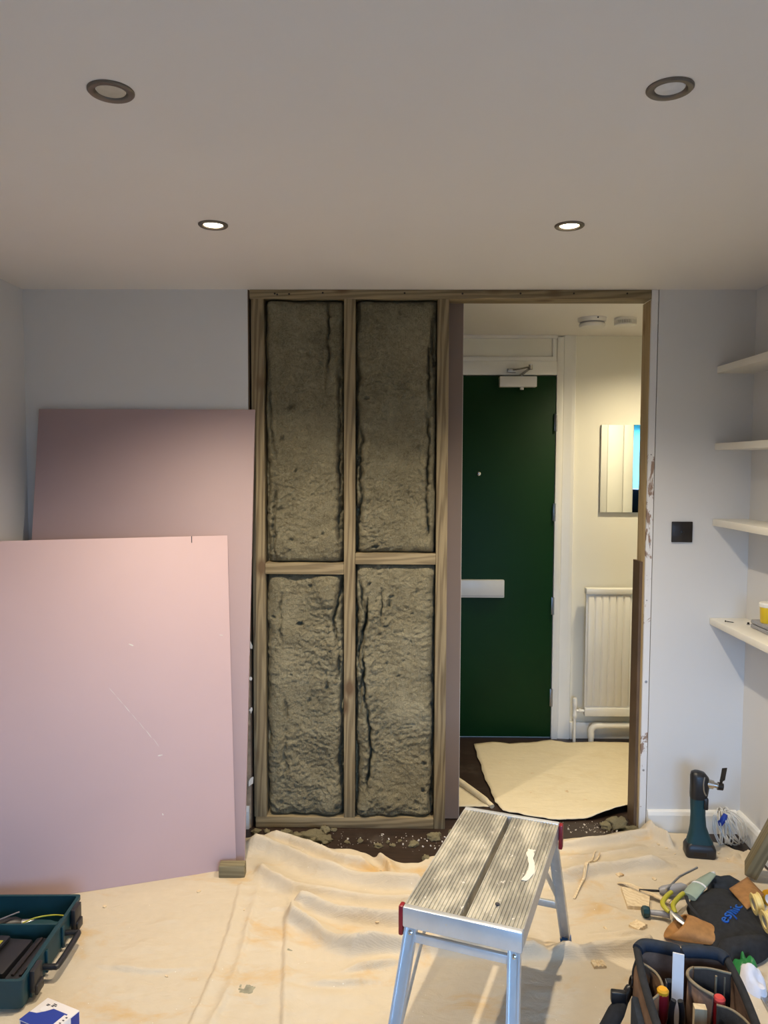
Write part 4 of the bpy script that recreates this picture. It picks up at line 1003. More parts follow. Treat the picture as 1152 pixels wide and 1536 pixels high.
bm = bmesh.new(); bm_box(bm, bw + 0.0002, bw + 0.0006, bl_ * 0.35, bl_ * 0.95, bh * 0.05, bh * 0.97); finish('side_stripe', bm, 'blue_print', cb)
bm = bmesh.new(); bm_box(bm, -bw * 0.9, bw * 0.5, -bl_ - 0.0006, -bl_ - 0.0002, bh * 0.1, bh * 0.97); finish('side_panel', bm, 'blue_print', cb)

# ------------------------------------------------------------------ multitool
mt = empty('multitool', (1.238, 3.03, 0.0065), math.radians(-8), 'teal and black cordless multitool standing upright on its battery', 'power tool')
def rr3(w_, l_, r_, z, dx=0, dy=0): return [Vector((x + dx, y + dy, z)) for x, y in rrect(w_, l_, r_, 4)]
bm = bmesh.new(); loft(bm, [rr3(0.108, 0.070, 0.012, 0.0), rr3(0.116, 0.076, 0.014, 0.006), rr3(0.116, 0.076, 0.014, 0.036), rr3(0.104, 0.068, 0.014, 0.050), rr3(0.092, 0.06, 0.014, 0.056)])
bt = finish('battery', bm, 'black_plastic', mt, 40)
bm = bmesh.new(); bm_box(bm, -0.030, 0.020, -0.0400, -0.0382, 0.012, 0.030, 0.0008); finish('battery_plate', bm, 'black_bronze', bt)
bm = bmesh.new(); loft(bm, [rr3(0.100, 0.062, 0.02, 0.050), rr3(0.098, 0.062, 0.022, 0.062, 0.0), rr3(0.078, 0.056, 0.022, 0.088, -0.004), rr3(0.062, 0.050, 0.021, 0.12, -0.008), rr3(0.056, 0.048, 0.021, 0.17, -0.010), rr3(0.058, 0.050, 0.021, 0.215, -0.011), rr3(0.060, 0.052, 0.021, 0.245, -0.011)])
finish('body', bm, 'teal_plastic', mt, 50)
bm = bmesh.new(); loft(bm, [rr3(0.062, 0.054, 0.022, 0.236, -0.011), rr3(0.068, 0.058, 0.024, 0.250, -0.009), rr3(0.072, 0.060, 0.024, 0.290, -0.006), rr3(0.070, 0.058, 0.024, 0.322, -0.008), rr3(0.052, 0.046, 0.02, 0.340, -0.014), rr3(0.024, 0.024, 0.01, 0.346, -0.018)])
finish('gear_head', bm, 'black_plastic', mt, 55)
bm = bmesh.new(); bm_box(bm, 0.006, 0.024, -0.0285, 0.0285, 0.196, 0.245, 0.006); finish('switch_block', bm, 'black_plastic', mt, 40)
bm = bmesh.new()
bm_tube(bm, smooth_poly([(0.005, -0.0285, 0.332), (0.001, -0.031, 0.305), (0.004, -0.031, 0.275), (0.012, -0.030, 0.258)], 4), 0.0028, 8)
finish('clamp_lever', bm, 'steel', mt, 45)
bm = bmesh.new(); bm_tube(bm, [(0.018, -0.006, 0.300), (0.044, -0.008, 0.296)], [0.019, 0.017], 18); bm_tube(bm, [(0.044, -0.008, 0.296), (0.062, -0.009, 0.293)], [0.011, 0.011], 16)
finish('spindle', bm, 'chrome', mt, 40)
bm = bmesh.new(); bm_tube(bm, [(0.060, -0.009, 0.293), (0.080, -0.010, 0.290)], [0.016, 0.014], 16); finish('clamp_bolt', bm, 'black_bronze', mt, 40)
bm = bmesh.new(); Mb = Matrix.Translation((0.070, -0.010, 0.292)) @ Matrix.Rotation(math.radians(8), 4, 'Y') @ Matrix.Rotation(math.radians(-55), 4, 'Z')
bm_box(bm, -0.0009, 0.0009, -0.008, 0.008, 0.0, 0.028, 0, Mb); bm_box(bm, 0.003, 0.0048, -0.014, 0.014, 0.026, 0.078, 0, Mb)
bm_box(bm, -0.0009, 0.0048, -0.010, 0.010, 0.024, 0.029, 0, Mb)
finish('saw_blade', bm, 'black_bronze', mt)

# ------------------------------------------------------------------ coil of white cable leaning in the corner
cc = empty('cable_coil', (1.392, 3.135, 0.002), 0, 'loose coil of white electric cable in the room corner', 'cable')
for k in range(13):
    ph = random.random() * 6; R = 0.062 + 0.012 * random.random(); tl = math.radians(62 + 26 * random.random()); az = math.radians(-35 + 60 * k / 12)
    M = Matrix.Translation((-0.035 + 0.0058 * k, 0.004 * random.random(), 0)) @ Matrix.Rotation(az, 4, 'Z') @ Matrix.Rotation(tl, 4, 'Y')
    pts = []
    for j in range(29):
        a = 2 * PI * j / 28
        p = M @ Vector((R * (1.0 + 0.06 * math.sin(3 * a + ph)) * math.cos(a), R * 0.92 * math.sin(a), 0.006 * math.sin(2 * a + ph)))
        pts.append(p)
    mz = min(p.z for p in pts); pts = [p + Vector((0, 0, -mz + 0.004)) for p in pts]
    tube('loop', 'cable_white', pts, 0.0027, cc, 8)
bm = bmesh.new(); bm_tube(bm, [(-0.045, -0.03, 0.095), (-0.030, -0.035, 0.12), (-0.02, -0.03, 0.14)], [0.012, 0.013, 0.009], 10); finish('blue_tie', bm, 'blue_print', cc, 45)

# timber propped against the side wall
tag(timber('timber_post', 'old_wood', (1.366, 2.865, 0.030), (1.448, 2.765, 0.345), 0.085, 0.045, bev=0.004, roll=0.5), 'thick timber offcut propped against the side wall', 'timber')

# ------------------------------------------------------------------ black tool pouch with leather pockets
from mathutils.bvhtree import BVHTree
G0 = 0.0065
tp = empty('tool_pouch', (1.14, 2.54, G0), 0, 'black fabric tool belt pouch with tan leather pockets and blue lettering', 'tool pouch')
O = Vector((1.14, 2.54))
def lp(*pts): return [(p[0] - O.x, p[1] - O.y) for p in pts]
bm = bmesh.new()
pillow(bm, lp((1.045, 2.655), (1.13, 2.735), (1.215, 2.735), (1.255, 2.65), (1.262, 2.53), (1.235, 2.42), (1.15, 2.345), (1.055, 2.335), (1.02, 2.42), (1.035, 2.55)), 0.0, 0.062, 9, 0.012, 2.0)
bv = BVHTree.FromBMesh(bm)
finish('pouch_body', bm, 'black_fabric', tp, 70)
bm = bmesh.new(); pillow(bm, lp((1.16, 2.74), (1.195, 2.83), (1.26, 2.865), (1.30, 2.80), (1.29, 2.74), (1.22, 2.71)), 0.0, 0.035, 6, 0.014, 5.0); finish('belt_pad', bm, 'navy_fabric', tp, 70)
bm = bmesh.new(); pillow(bm, lp((1.035, 2.385), (1.10, 2.375), (1.19, 2.42), (1.225, 2.40), (1.15, 2.335), (1.05, 2.325)), 0.012, 0.064, 6, 0.010, 9.0); finish('bottom_trim', bm, 'black_fabric', tp, 70)
tx = text_mesh('lettering', 'esynic', 0.050, 'blue_ink', tp, Matrix.Translation((1.140 - O.x, 2.518 - O.y, 0.3)) @ Matrix.Rotation(math.radians(45.5), 4, 'Z'), 0.0003)
for v in tx.data.vertices:
    hit = bv.ray_cast(Vector((v.co.x, v.co.y, 0.5)), Vector((0, 0, -1)))
    v.co.z = (hit[0].z if hit[0] else 0.06) + (0.0050 if v.co.z > 0.3 else 0.0008)
# tan leather back flap
def sheet(name, mat, corners, n, th, parent, sag=0.0, ns=0.0):
    a, b_, c, d = [Vector(p) for p in corners]; bm = bmesh.new(); g = []
    for j in range(n + 1):
        row = []
        for i in range(n + 1):
            u, v = i / n, j / n; p = a.lerp(b_, u).lerp(d.lerp(c, u), v)
            p.z += sag * math.sin(PI * u) * math.sin(PI * v) + ns * noise.noise(Vector((p.x * 12, p.y * 12, 1)))
            row.append(bm.verts.new(p))
        g.append(row)
    for j in range(n):
        for i in range(n): bm.faces.new((g[j][i], g[j][i + 1], g[j + 1][i + 1], g[j + 1][i]))
    o = finish(name, bm, mat, parent, 60); m_ = o.modifiers.new('thickness', 'SOLIDIFY'); m_.thickness = th; return o
def l3(x, y, z): return (x - O.x, y - O.y, z)
sheet('leather_flap', 'leather', [l3(1.207, 2.685, 0.055), l3(1.305, 2.757, 0.060), l3(1.318, 2.655, 0.052), l3(1.205, 2.540, 0.066)], 8, 0.004, tp, 0.010)
# open leather pocket, mouth towards the chips
bm = bmesh.new(); a = Vector(l3(0.945, 2.490, 0.034)); b_ = Vector(l3(1.085, 2.440, 0.028)); ax = (b_ - a).normalized(); sd = Vector((-ax.y, ax.x, 0)); rings = []
for k in range(9):
    t = k / 8; c = a.lerp(b_, t); w_ = 0.062 * (1 - 0.25 * t); h_ = 0.034 * (1 - 0.3 * t) + 0.004 * math.sin(6 * t)
    rings.append([c + sd * math.cos(q) * w_ + Vector((0, 0, math.sin(q) * h_)) + ax * ((0.034 * math.sin(q) + 0.012 * math.cos(q)) * (1 - t) ** 2) for q in [2 * PI * i / 24 for i in range(24)]])
loft(bm, rings, True, False, True)
o = finish('leather_pocket', bm, 'leather', tp, 60); m_ = o.modifiers.new('thickness', 'SOLIDIFY'); m_.thickness = 0.004; m_.offset = -1
tube('pocket_strap', 'black_fabric', smooth_poly([l3(1.035, 2.635, 0.055), l3(1.02, 2.57, 0.062), l3(1.028, 2.52, 0.058), l3(1.035, 2.48, 0.05)], 5), 0.006, tp, 8, flat=0.4)

# tools sticking out of the pouch
sd_ = empty('screwdriver', (0, 0, 0), 0, 'dark grey handled tool with a thin black rod, in the pouch', 'screwdriver')
tube('shaft', 'black_bronze', [(0.900, 2.728, 0.028), (0.972, 2.712, 0.034)], 0.0045, sd_, 8)
tube('handle', 'grey_plastic', [(0.968, 2.713, 0.034), (0.980, 2.712, 0.035), (1.02, 2.715, 0.037), (1.055, 2.722, 0.040), (1.070, 2.725, 0.040)], [0.011, 0.017, 0.021, 0.019, 0.012], sd_, 12)
rod = tag(tube('steel_rod', 'steel', [(0.985, 2.690, 0.052), (1.06, 2.765, 0.060), (1.15, 2.83, 0.060)], 0.004, None, 8), 'thin steel rod poking out behind the pouch', 'rod')
pl = empty('pliers', (0, 0, 0), 0, 'pliers with olive-yellow handles resting in the leather pocket', 'pliers')
for dx, dy in ((0.0, 0.0), (0.040, -0.006)):
    pts = smooth_poly([(0.990 + dx, 2.655 + dy, 0.062), (0.962 + dx, 2.625 + dy, 0.064), (0.935 + dx * 0.85, 2.585 + dy, 0.060), (0.945 + dx * 0.5, 2.550 + dy, 0.052)], 5)
    tube('handle', 'yellow_handle', pts, [0.008] * 3 + [0.0085] * (len(pts) - 5) + [0.007, 0.006], pl, 10)
tube('jaws', 'steel', [(0.955, 2.555, 0.052), (0.972, 2.52, 0.044), (0.992, 2.485, 0.036)], [0.010, 0.014, 0.008], pl, 8, flat=0.5)
gk = empty('teal_plug', (0, 0, 0), 0, 'small teal plastic knob with a stem beside the wooden slab', 'knob')
bm = bmesh.new(); bm_tube(bm, [(0.868, 2.594, 0.027), (0.872, 2.594, 0.027), (0.880, 2.592, 0.028), (0.890, 2.590, 0.028), (0.894, 2.589, 0.028)], [0.014, 0.019, 0.020, 0.018, 0.012], 9); finish('knob', bm, 'teal_plastic', gk, 30)
tube('stem', 'grey_plastic', [(0.894, 2.589, 0.028), (0.93, 2.578, 0.030), (0.955, 2.568, 0.032)], [0.009, 0.010, 0.012], gk, 10)
pg = empty('plastic_sleeve', (0, 0, 0), 0, 'pale green clear plastic sleeve tucked into the black pouch', 'plastic sleeve')
tube('sleeve', 'pale_green', [(1.045, 2.635, 0.058), (1.08, 2.668, 0.068), (1.14, 2.728, 0.070), (1.185, 2.775, 0.066)], [0.026, 0.027, 0.020, 0.013], pg, 14, flat=0.42)
tube('band', 'white_plastic', [(1.098, 2.687, 0.0695), (1.104, 2.693, 0.0697)], [0.0262, 0.0258], pg, 14, flat=0.44)
tube('nib', 'white_plastic', [(1.183, 2.773, 0.066), (1.194, 2.784, 0.065)], [0.008, 0.006], pg, 10)

# reels, bottle and tape by the frame edge
def reel(x, y, z, rz, lab):
    r = empty('plastic_reel', (x, y, z), rz, lab, 'reel', 'cream plastic reels on the pouch')
    Mr = Matrix.Rotation(math.radians(82), 4, 'Y')
    lathe('ring', 'cream_plastic', [(0.020, -0.013), (0.033, -0.013), (0.036, -0.010), (0.031, -0.006), (0.031, 0.006), (0.036, 0.010), (0.033, 0.013), (0.020, 0.013)], r, 28, Mr, closed=True)
    lathe('hub', 'grey_plastic', [(0.0195, -0.009), (0.0195, 0.009)], r, 24, Mr)
reel(1.228, 2.520, 0.102, math.radians(-4), 'cream yellow plastic reel lying on the pouch beside the leather flap')
reel(1.222, 2.430, 0.096, math.radians(-2), 'cream yellow plastic reel lying on the pouch near the amber bottle')
r = empty('amber_bottle', (1.232, 2.365, G0), 0, 'amber brown bottle standing beside the black pouch', 'bottle')
lathe('body', 'amber', [(0.017, 0.0), (0.019, 0.003), (0.019, 0.050), (0.012, 0.058), (0.010, 0.062)], r, 24)
lathe('cap', 'cream_plastic', [(0.0115, 0.060), (0.0115, 0.072), (0.010, 0.074), (0.0, 0.074)], r, 20)
r = empty('orange_tape', (1.345, 2.655, G0), 0.4, 'orange roll standing behind the leather flap', 'tape')
lathe('roll', 'orange_plastic', [(0.018, -0.012), (0.034, -0.012), (0.034, 0.012), (0.018, 0.012)], r, 28, Matrix.Translation((0, 0, 0.034)) @ Matrix.Rotation(PI / 2, 4, 'Y'), closed=True)
lathe('core', 'card_white', [(0.0165, -0.012), (0.018, -0.012), (0.018, 0.012), (0.0165, 0.012)], r, 24, Matrix.Translation((0, 0, 0.034)) @ Matrix.Rotation(PI / 2, 4, 'Y'), closed=True)

# steel rule with slots
a_, b2_ = Vector((1.108, 2.285, G0)), Vector((1.082, 2.02, G0)); d_ = (b2_ - a_); ang = math.atan2(d_.y, d_.x)
r = empty('steel_rail', a_, ang, 'slotted dark steel rail lying on the dust sheet beside the tool bag', 'steel rail')
bm = bmesh.new(); Ln = d_.length
for y0, y1 in ((-0.014, -0.006), (0.006, 0.014)): bm_box(bm, 0, Ln, y0, y1, 0, 0.010)
xs_ = [0.0, 0.045, 0.075, 0.12, 0.16, 0.20, Ln]
for k in range(0, len(xs_) - 1, 2): bm_box(bm, xs_[k], xs_[k + 1], -0.006, 0.006, 0.001, 0.009)
bmesh.ops.remove_doubles(bm, verts=bm.verts, dist=1e-5); finish('rail', bm, 'steel', r)
for y in (-0.013, 0.013): box('edge_strip', 'chrome', 0.001, Ln - 0.001, y - 0.001, y + 0.001, 0.0102, 0.0112, r)

r = empty('crumpled_glove', (1.085, 2.29, G0), 0, 'crumpled green and white fabric glove behind the tool bag', 'glove')
bm = bmesh.new(); pillow(bm, [(-0.035, -0.02), (-0.030, 0.03), (-0.008, 0.022), (0.008, 0.045), (0.022, 0.022), (0.040, 0.028), (0.036, -0.012), (0.0, -0.035)], 0, 0.045, 9, 0.04, 3.0); finish('green_palm', bm, 'green_plastic', r, 60)
bm = bmesh.new(); pillow(bm, [(-0.03, -0.03), (0.0, -0.012), (0.028, -0.03), (0.034, -0.075), (0.012, -0.11), (-0.022, -0.09)], 0, 0.045, 10, 0.045, 6.0); finish('white_cuff', bm, 'white_rag', r, 60)

# ------------------------------------------------------------------ wood offcuts, strips and chips on the sheet
def offcut(name, poly, th, mat, lab, cat, z=None, group=None):
    cx = sum(p[0] for p in poly) / len(poly); cy = sum(p[1] for p in poly) / len(poly)
    bm = bmesh.new(); bm_prism(bm, [(p[0] - cx, p[1] - cy) for p in poly], 0, th)
    return tag(finish(name, bm, mat, None, None, (cx, cy, z if z is not None else ground(cx, cy) + 0.002)), lab, cat, group)
offcut('wood_slab', [(0.845, 2.765), (0.832, 2.640), (0.905, 2.632), (0.930, 2.700), (0.875, 2.755)], 0.014, 'clean_pine', 'flat pine slab offcut under the pouch tools', 'wood offcut', G0)
bm = bmesh.new(); pts = smooth_poly([(0.848, 2.805, 0.012), (0.868, 2.775, 0.026), (0.905, 2.735, 0.029), (0.960, 2.685, 0.026), (0.99, 2.66, 0.026)], 6)
bm_tube(bm, pts, [0.010 + 0.004 * k / len(pts) for k in range(len(pts))], 6, flat=0.18); tag(finish('wood_curl', bm, 'clean_pine', None, 50), 'bent split sliver of pine lying over the flat slab', 'wood sliver')
def notched(x, y, rz, s, lab):
    r = empty('notched_chip', (x, y, ground(x, y)), rz, lab, 'wood chip')
    bm = bmesh.new(); prof = [(-1, 0), (1, 0), (1, 0.55), (0.6, 0.75), (0.35, 0.5), (0.05, 0.78), (-0.25, 0.52), (-0.5, 0.8), (-1, 0.6)]
    loft(bm, [[Vector((p[0] * s, yy, p[1] * s * 0.8)) for p in prof] for yy in (-s * 0.75, s * 0.7)]); finish('chip', bm, 'clean_pine', r)
notched(0.833, 2.528, 0.7, 0.026, 'larger notched pine chip between the pouch and the platform foot')
notched(0.647, 2.325, 0.1, 0.020, 'smaller notched pine chip beside the tool bag strap')
notched(0.868, 2.858, 0.5, 0.013, 'tiny pine block on a fold behind the slab')
for a, b_, lab in (((0.655, 2.69), (0.815, 3.005), 'longer thin pine stick lying on the sheet beside the platform'), ((0.690, 2.765), (0.826, 2.985), 'shorter thin pine stick lying against the longer one')):
    n = 30; pts = [(a[0] + (b_[0] - a[0]) * k / n, a[1] + (b_[1] - a[1]) * k / n) for k in range(n + 1)]
    hz_ = max(sheet_z(*p) for p in pts)
    z0_, z1_ = ground(*a) + 0.004, ground(*b_) + 0.004
    zz = [max(z0_ + (z1_ - z0_) * k / n, max(ground(pts[k][0] + dx, pts[k][1] + dy) for dx in (-0.006, 0, 0.006) for dy in (-0.006, 0, 0.006)) + 0.005) for k in range(n + 1)]
    bm = bmesh.new(); bm_tube(bm, [(p[0], p[1], z_) for p, z_ in zip(pts, zz)], [0.0045 - 0.002 * k / n for k in range(n + 1)], 6, flat=0.6); tag(finish('pine_stick', bm, 'clean_pine', None, 40), lab, 'stick')
rnd = random.Random(3)
protos = []
for k in range(3):
    bm = bmesh.new(); bm_prism(bm, [(0.010 * math.cos(a) * (0.6 + 0.6 * rnd.random()), 0.006 * math.sin(a) * (0.6 + 0.6 * rnd.random())) for a in [2 * PI * j / 6 for j in range(6)]], 0, 0.003)
    o = finish('wood_chip', bm, 'clean_pine'); protos.append(o)
spots = [(1.320, 3.04), (1.338, 2.985), (1.097, 3.10), (1.123, 3.074), (1.03, 2.985), (0.99, 2.83), (1.0, 2.76), (0.72, 2.52), (-0.71, 2.72), (-0.52, 2.60), (-0.69, 2.25), (-0.28, 2.61), (0.76, 2.28), (1.14, 3.03), (-1.02, 2.62), (-0.05, 2.52)]
for k, (x, y) in enumerate(spots):
    if k < 3: o = protos[k]
    else: o = protos[k % 3].copy(); COL.objects.link(o)
    o.location = (x, y, ground(x, y) + 0.001); o.rotation_euler = (0.1 * rnd.random(), 0.1, rnd.random() * 6); s_ = 0.55 + 0.6 * rnd.random(); o.scale = (s_ * (1.5 if k < 2 else 1), s_, 1)
    tag(o, 'small pale wood chip scattered on the large dust sheet', 'wood chip', 'wood chips on the large dust sheet')
hp_spots = [(0.836, 3.618, 1.7), (0.71, 3.83, 1.3), (0.95, 3.80, 0.9), (0.90, 3.52, 1.0), (0.66, 3.60, 0.8), (0.86, 3.44, 0.9), (0.56, 3.95, 0.8), (0.36, 3.62, 1.0)]
for x, y, s_ in hp_spots:
    o = protos[1].copy(); COL.objects.link(o); o.location = (x, y, hall_z(x, y) + 0.001 if x > 0.4 else 0.009); o.scale = (s_, s_, 1); o.rotation_euler = (0, 0.1, rnd.random() * 6)
    tag(o, 'small pale wood chip on the sheets in the hall', 'wood chip', 'wood chips on the hall sheets')

# torn tufts of mineral wool and plaster dust on the bare floor
def tuft_mesh(seed):
    bm = bmesh.new(); bmesh.ops.create_icosphere(bm, subdivisions=3, radius=1.0)
    for v in bm.verts:
        n_ = 1 + 0.55 * noise.fractal(v.co * 1.8 + Vector((seed, 0, 0)), 0.7, 2, 4); v.co *= n_; v.co.z = max(v.co.z * 0.6, -0.30) + 0.30
    me = bpy.data.meshes.new('insulation_tuft'); bm.to_mesh(me); bm.free(); me.materials.append(MATS['wool_tuft'])
    return me
tm = [tuft_mesh(s_) for s_ in (1.0, 5.0, 9.0, 14.0)]
tufts = [(-0.335, 3.135, 0.050), (-0.28, 3.125, 0.030), (-0.40, 3.150, 0.030), (-0.457, 3.165, 0.034), (-0.292, 3.213, 0.026), (-0.255, 3.218, 0.014), (-0.137, 3.126, 0.014), (-0.06, 3.083, 0.018), (0.086, 3.097, 0.022), (0.172, 3.156, 0.028), (0.19, 3.185, 0.018), (0.135, 2.985, 0.020),
         (0.0, 3.09, 0.012), (-0.02, 3.12, 0.009), (-0.19, 3.115, 0.012), (0.03, 3.13, 0.009), (0.985, 3.285, 0.050), (1.03, 3.235, 0.032), (0.93, 3.270, 0.030), (1.06, 3.215, 0.020), (-0.585, 3.195, 0.020), (-0.54, 3.20, 0.016), (0.255, 3.21, 0.018)]
for k, (x, y, s_) in enumerate(tufts):
    o = bpy.data.objects.new('insulation_tuft', tm[k % 4]); COL.objects.link(o)
    for p in o.data.polygons: p.use_smooth = True
    o.location = (x, y, 0.0); o.scale = (s_, s_ * 0.75, s_ * 0.8); o.rotation_euler = (0, 0, k * 1.3)
    if k == 0: tag(o, 'largest torn tuft of mineral wool on the floor below the studs', 'tuft', 'wool tufts below the studs')
    elif k == 4: tag(o, 'tuft of mineral wool against the sole plate below the middle stud', 'tuft', 'wool tufts below the studs')
    elif k == 16: tag(o, 'largest tuft of mineral wool in the open doorway, by the brown lining', 'tuft', 'wool tufts in the doorway')
    elif x < 0.5: tag(o, 'torn tuft of mineral wool on the dark floor at the foot of the studs', 'tuft', 'wool tufts below the studs')
    else: tag(o, 'torn tuft of mineral wool on the floor in the open doorway', 'tuft', 'wool tufts in the doorway')
bm = bmesh.new()
for k in range(230):
    if k < 140: x, y = rnd.uniform(-0.56, 0.24), rnd.gauss(3.13, 0.035)
    else: x, y = rnd.gauss(0.90, 0.07), rnd.gauss(3.26, 0.03)
    if y > 3.215 and x < 0.3: continue
    s_ = 0.0010 + 0.0035 * rnd.random() ** 4; zb = 0.0 if y > edge_y(x) else sheet_z(x, y) + 0.001
    M = Matrix.Translation((x, y, zb + s_ * 0.5)) @ Euler((rnd.random() * 3, rnd.random() * 3, rnd.random() * 3)).to_matrix().to_4x4()
    bm_box(bm, -s_, s_, -s_ * 0.7, s_ * 0.7, -s_ * 0.5, s_ * 0.5, 0, M)
tag(finish('plaster_crumbs', bm, 'gypsum'), 'white plaster crumbs and dust scattered over the dark floor', 'debris', kind='stuff')

# ------------------------------------------------------------------ tool bag with its contents
tb = empty('tool_bag', (0.775, 1.893, G0), math.radians(-8), 'open brown fabric tool bag with black padded rim and shoulder strap', 'tool bag')
bm = bmesh.new(); RW, RL, RH = 0.240, 0.345, 0.216
def brr(w_, l_, r_, z, wob=0.0):
    return [Vector((x * (1 + wob * noise.noise(Vector((x * 14, y * 14, z * 9)))), y * (1 + wob * noise.noise(Vector((x * 14, y * 14, z * 9 + 4)))), z)) for x, y in rrect(w_, l_, r_, 7)]
loft(bm, [brr(0.20, 0.30, 0.03, 0.0), brr(0.225, 0.325, 0.04, 0.008, 0.02), brr(0.255, 0.355, 0.05, 0.06, 0.05), brr(0.265, 0.365, 0.05, 0.13, 0.07), brr(0.255, 0.355, 0.045, 0.19, 0.05), brr(RW, RL, 0.04, RH, 0.0), brr(RW - 0.010, RL - 0.010, 0.038, RH, 0.0)], True, True, False)
finish('outer_shell', bm, 'brown_fabric', tb, 60)
bm = bmesh.new()
loft(bm, [brr(RW - 0.010, RL - 0.010, 0.038, RH, 0.0), brr(0.240, 0.34, 0.042, 0.19, 0.05), brr(0.246, 0.345, 0.045, 0.13, 0.06), brr(0.235, 0.335, 0.045, 0.06, 0.03), brr(0.20, 0.30, 0.03, 0.012)], True, False, True)
finish('lining', bm, 'brown_lining', tb, 60)
bm = bmesh.new(); pts = [(-0.016, RL / 2, RH + 0.004)]
def rimseg(name, pts, rad, mat, sub=5): return tube(name, mat, smooth_poly(pts, sub), rad, tb, 12)
w2, l2 = RW / 2, RL / 2
rimseg('rim_padding', [(-0.008, l2, RH + 0.006), (-0.02, l2, RH + 0.010), (-0.07, l2, RH + 0.016), (-w2 + 0.02, l2 - 0.002, RH + 0.016), (-w2 + 0.004, l2 - 0.018, RH + 0.012)], 0.0165, 'navy_fabric')
rimseg('rim_padding', [(0.010, l2, RH + 0.006), (0.02, l2, RH + 0.009), (0.07, l2, RH + 0.012), (w2 - 0.02, l2 - 0.002, RH + 0.010), (w2 - 0.004, l2 - 0.018, RH + 0.006)], 0.0165, 'navy_fabric')
tube('zip_end', 'black_fabric', [(-0.012, l2, RH + 0.003), (0.014, l2, RH + 0.003)], 0.012, tb, 10)
rimseg('rim_binding', [(-w2 + 0.002, l2 - 0.015, RH + 0.010), (-w2 - 0.002, 0.05, RH + 0.004), (-w2, -0.05, RH), (-w2 + 0.004, -l2 + 0.02, RH)], 0.0105, 'black_fabric')
rimseg('rim_binding', [(w2 - 0.002, l2 - 0.015, RH + 0.006), (w2 + 0.004, 0.06, RH + 0.002), (w2 + 0.002, -0.05, RH), (w2 - 0.004, -l2 + 0.02, RH)], 0.0105, 'black_fabric')
rimseg('rim_padding', [(-w2 + 0.006, -l2 + 0.016, RH), (-0.06, -l2, RH + 0.006), (0.06, -l2, RH + 0.006), (w2 - 0.006, -l2 + 0.016, RH)], 0.014, 'navy_fabric')
# inside pockets: fabric wall following a path, tan piping along the top
def pocket(path, z0_, z1_, mat, edge=0.0035):
    p = smooth_poly([(x, y, 0) for x, y in path], 6); bm = bmesh.new()
    lo = [bm.verts.new((q.x, q.y, z0_)) for q in p]; md = [bm.verts.new((q.x + 0.004 * math.sin(i), q.y, (z0_ + z1_) / 2)) for i, q in enumerate(p)]; hi = [bm.verts.new((q.x, q.y, z1_)) for q in p]
    for r0, r1 in ((lo, md), (md, hi)):
        for k in range(len(p) - 1): bm.faces.new((r0[k], r0[k + 1], r1[k + 1], r1[k]))
    o = finish('inner_pocket', bm, mat, tb, 60); m_ = o.modifiers.new('thickness', 'SOLIDIFY'); m_.thickness = 0.004
    tube('piping', 'tan_piping', [(q.x, q.y, z1_ + 0.001) for q in p], edge, o, 8)
    return o
pocket([(w2 - 0.008, 0.095), (0.06, 0.108), (0.02, 0.105)], 0.05, 0.222, 'black_fabric')
pocket([(0.022, 0.118), (0.004, 0.10), (0.000, 0.070), (0.020, 0.035), (0.046, 0.012)], 0.06, 0.214, 'brown_lining', 0.0045)
pocket([(0.050, -0.004), (0.085, -0.018), (w2 - 0.010, -0.060), (w2 - 0.008, -0.10)], 0.05, 0.200, 'black_fabric')
pocket([(-w2 + 0.008, -0.02), (-0.075, 0.03), (-0.078, 0.09), (-w2 + 0.012, 0.13)], 0.05, 0.205, 'brown_fabric')
for x in (0.075, 0.097): tube('pencil_loop', 'tan_piping', [(x, 0.0985, 0.150), (x, 0.097, 0.212)], 0.0030, tb, 8)
# side carabiner, ring and strap
tube('strap_webbing', 'black_fabric', smooth_poly([(-w2 - 0.004, 0.135, RH - 0.006), (-w2 - 0.012, 0.13, RH - 0.03), (-w2 - 0.014, 0.128, RH - 0.05)], 4), 0.006, tb, 8, flat=0.4)
bm = bmesh.new(); bm_tube(bm, [Vector((-w2 - 0.018 + 0.003 * math.sin(a), 0.125 + 0.012 * math.cos(a), RH - 0.064 + 0.016 * math.sin(a))) for a in [2 * PI * k / 20 for k in range(21)]], 0.0032, 8); finish('ring', bm, 'black_bronze', tb, 45)
bm = bmesh.new(); bm_tube(bm, smooth_poly([(-w2 - 0.018, 0.125, RH - 0.076), (-w2 - 0.028, 0.118, RH - 0.092), (-w2 - 0.040, 0.105, RH - 0.11)], 4), [0.009, 0.012, 0.013, 0.013, 0.013, 0.013, 0.013, 0.012, 0.012], 10); finish('snap_hook', bm, 'black_plastic', tb, 45)
st_ = [(-w2 - 0.038, 0.108, RH - 0.105), (-w2 - 0.055, 0.085, 0.105), (-w2 - 0.085, 0.045, 0.080), (-w2 - 0.118, 0.0, 0.052), (-w2 - 0.14, -0.06, 0.030), (-w2 - 0.13, -0.13, 0.026)]
sp_ = smooth_poly(st_, 6); tube('shoulder_strap', 'black_fabric', sp_, [0.012 + 0.012 * min(1, k / 8) for k in range(len(sp_))], tb, 12, flat=0.55)
box('strap_buckle', 'black_plastic', -w2 - 0.075, -w2 - 0.035, 0.088, 0.108, 0.110, 0.142, tb, 0.004)
# outer side pocket with a dark blue flap
bm = bmesh.new(); bm_box(bm, -w2 - 0.030, -w2 - 0.010, -0.10, 0.055, 0.03, 0.165, 0.008); finish('side_pocket', bm, 'navy_fabric', tb, 40)

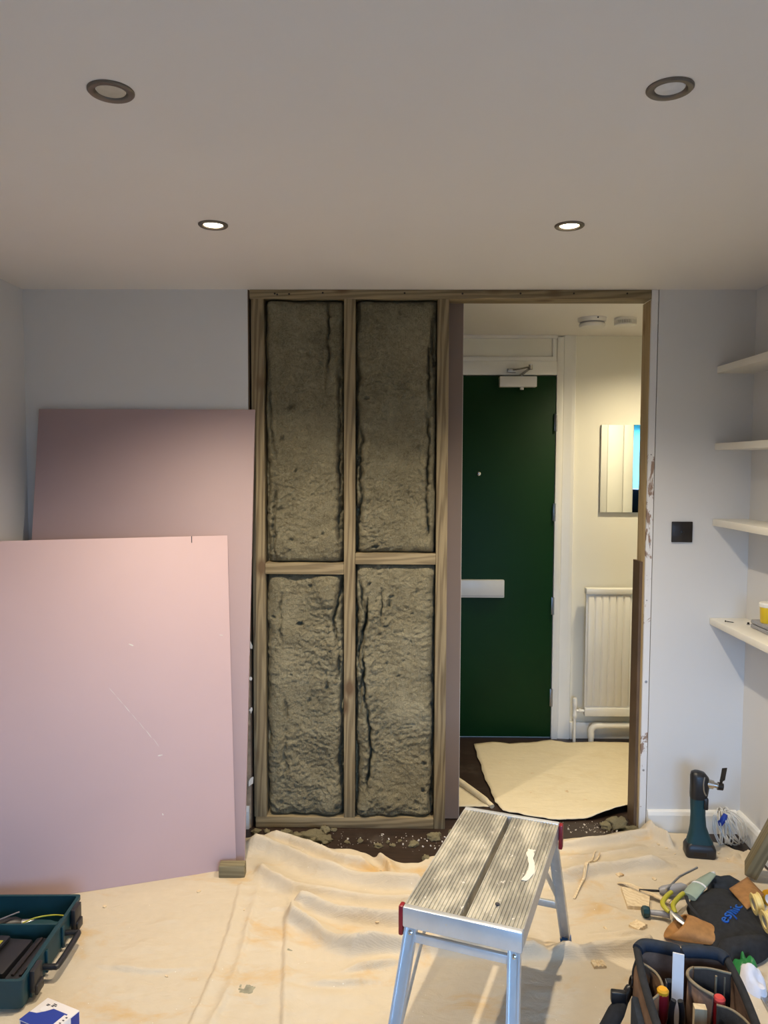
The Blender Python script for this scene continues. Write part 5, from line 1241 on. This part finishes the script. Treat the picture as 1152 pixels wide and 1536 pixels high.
def inbag(lx, ly, lz):
    a = math.radians(-8); return (0.775 + lx * math.cos(a) - ly * math.sin(a), 1.893 + lx * math.sin(a) + ly * math.cos(a), G0 + lz)
r = empty('stirring_stick', inbag(-0.040, 0.02, 0.014), math.radians(-8), 'flat white wooden stirring stick standing in the tool bag', 'stick')
bm = bmesh.new(); dv = Vector((0.014, 0.060, 0.258)); Mq = dv.to_track_quat('Z', 'Y').to_matrix().to_4x4()
bm_box(bm, -0.0145, 0.0145, -0.003, 0.003, 0.0, 0.268, 0.001, Mq); finish('blade', bm, 'card_white', r)
def driver(lx, ly, top, tilt, body, cap, lab):
    r = empty('insulated_screwdriver', inbag(lx, ly, 0.016), tilt, lab, 'screwdriver')
    tube('shaft', 'steel', [(0, 0, 0.0), (0, 0, top - 0.10)], 0.0035, r, 8)
    lathe('handle', body, [(0.007, top - 0.11), (0.013, top - 0.105), (0.011, top - 0.09), (0.016, top - 0.07), (0.0165, top - 0.03), (0.0145, top - 0.012)], r, 12)
    lathe('end_cap', cap, [(0.0145, top - 0.014), (0.0150, top - 0.006), (0.011, top - 0.001), (0.0, top)], r, 16)
    return r
driver(-0.078, 0.012, 0.205, 0, 'red_plastic', 'orange_plastic', 'dark red screwdriver handle with an orange end in the tool bag')
driver(0.062, 0.018, 0.195, 0, 'red_plastic', 'red_bright', 'dark red screwdriver handle with a bright red end in the tool bag')
r = empty('pine_block', inbag(0.010, -0.005, 0.016), math.radians(-8), 'square pine batten standing upright in the tool bag', 'wood batten')
bm = bmesh.new(); bm_box(bm, -0.015, 0.015, -0.011, 0.011, 0, 0.178, 0.001); finish('batten', bm, 'clean_pine', r)
r = empty('black_pliers', inbag(-0.048, -0.012, 0.016), math.radians(-8), 'black handled pliers standing in the tool bag beside the white stick', 'pliers')
for sx in (-1, 1): tube('handle', 'black_plastic', smooth_poly([(0, 0, 0.08), (sx * 0.012, 0, 0.12), (sx * 0.013, 0, 0.165), (sx * 0.008, 0, 0.192)], 4), 0.0075, r, 10)
tube('jaws', 'steel', [(0, 0, 0.0), (0, 0, 0.05), (0, 0, 0.09)], [0.004, 0.012, 0.008], r, 8)
r = empty('tool_block', inbag(-0.030, 0.092, 0.016), math.radians(-8), 'short blue-grey tool standing at the back of the tool bag', 'tool')
box('block', 'navy_fabric', -0.022, 0.022, -0.010, 0.010, 0, 0.175, r, 0.003); box('metal_edge', 'steel', -0.0245, -0.0222, -0.010, 0.010, 0.02, 0.172, r)
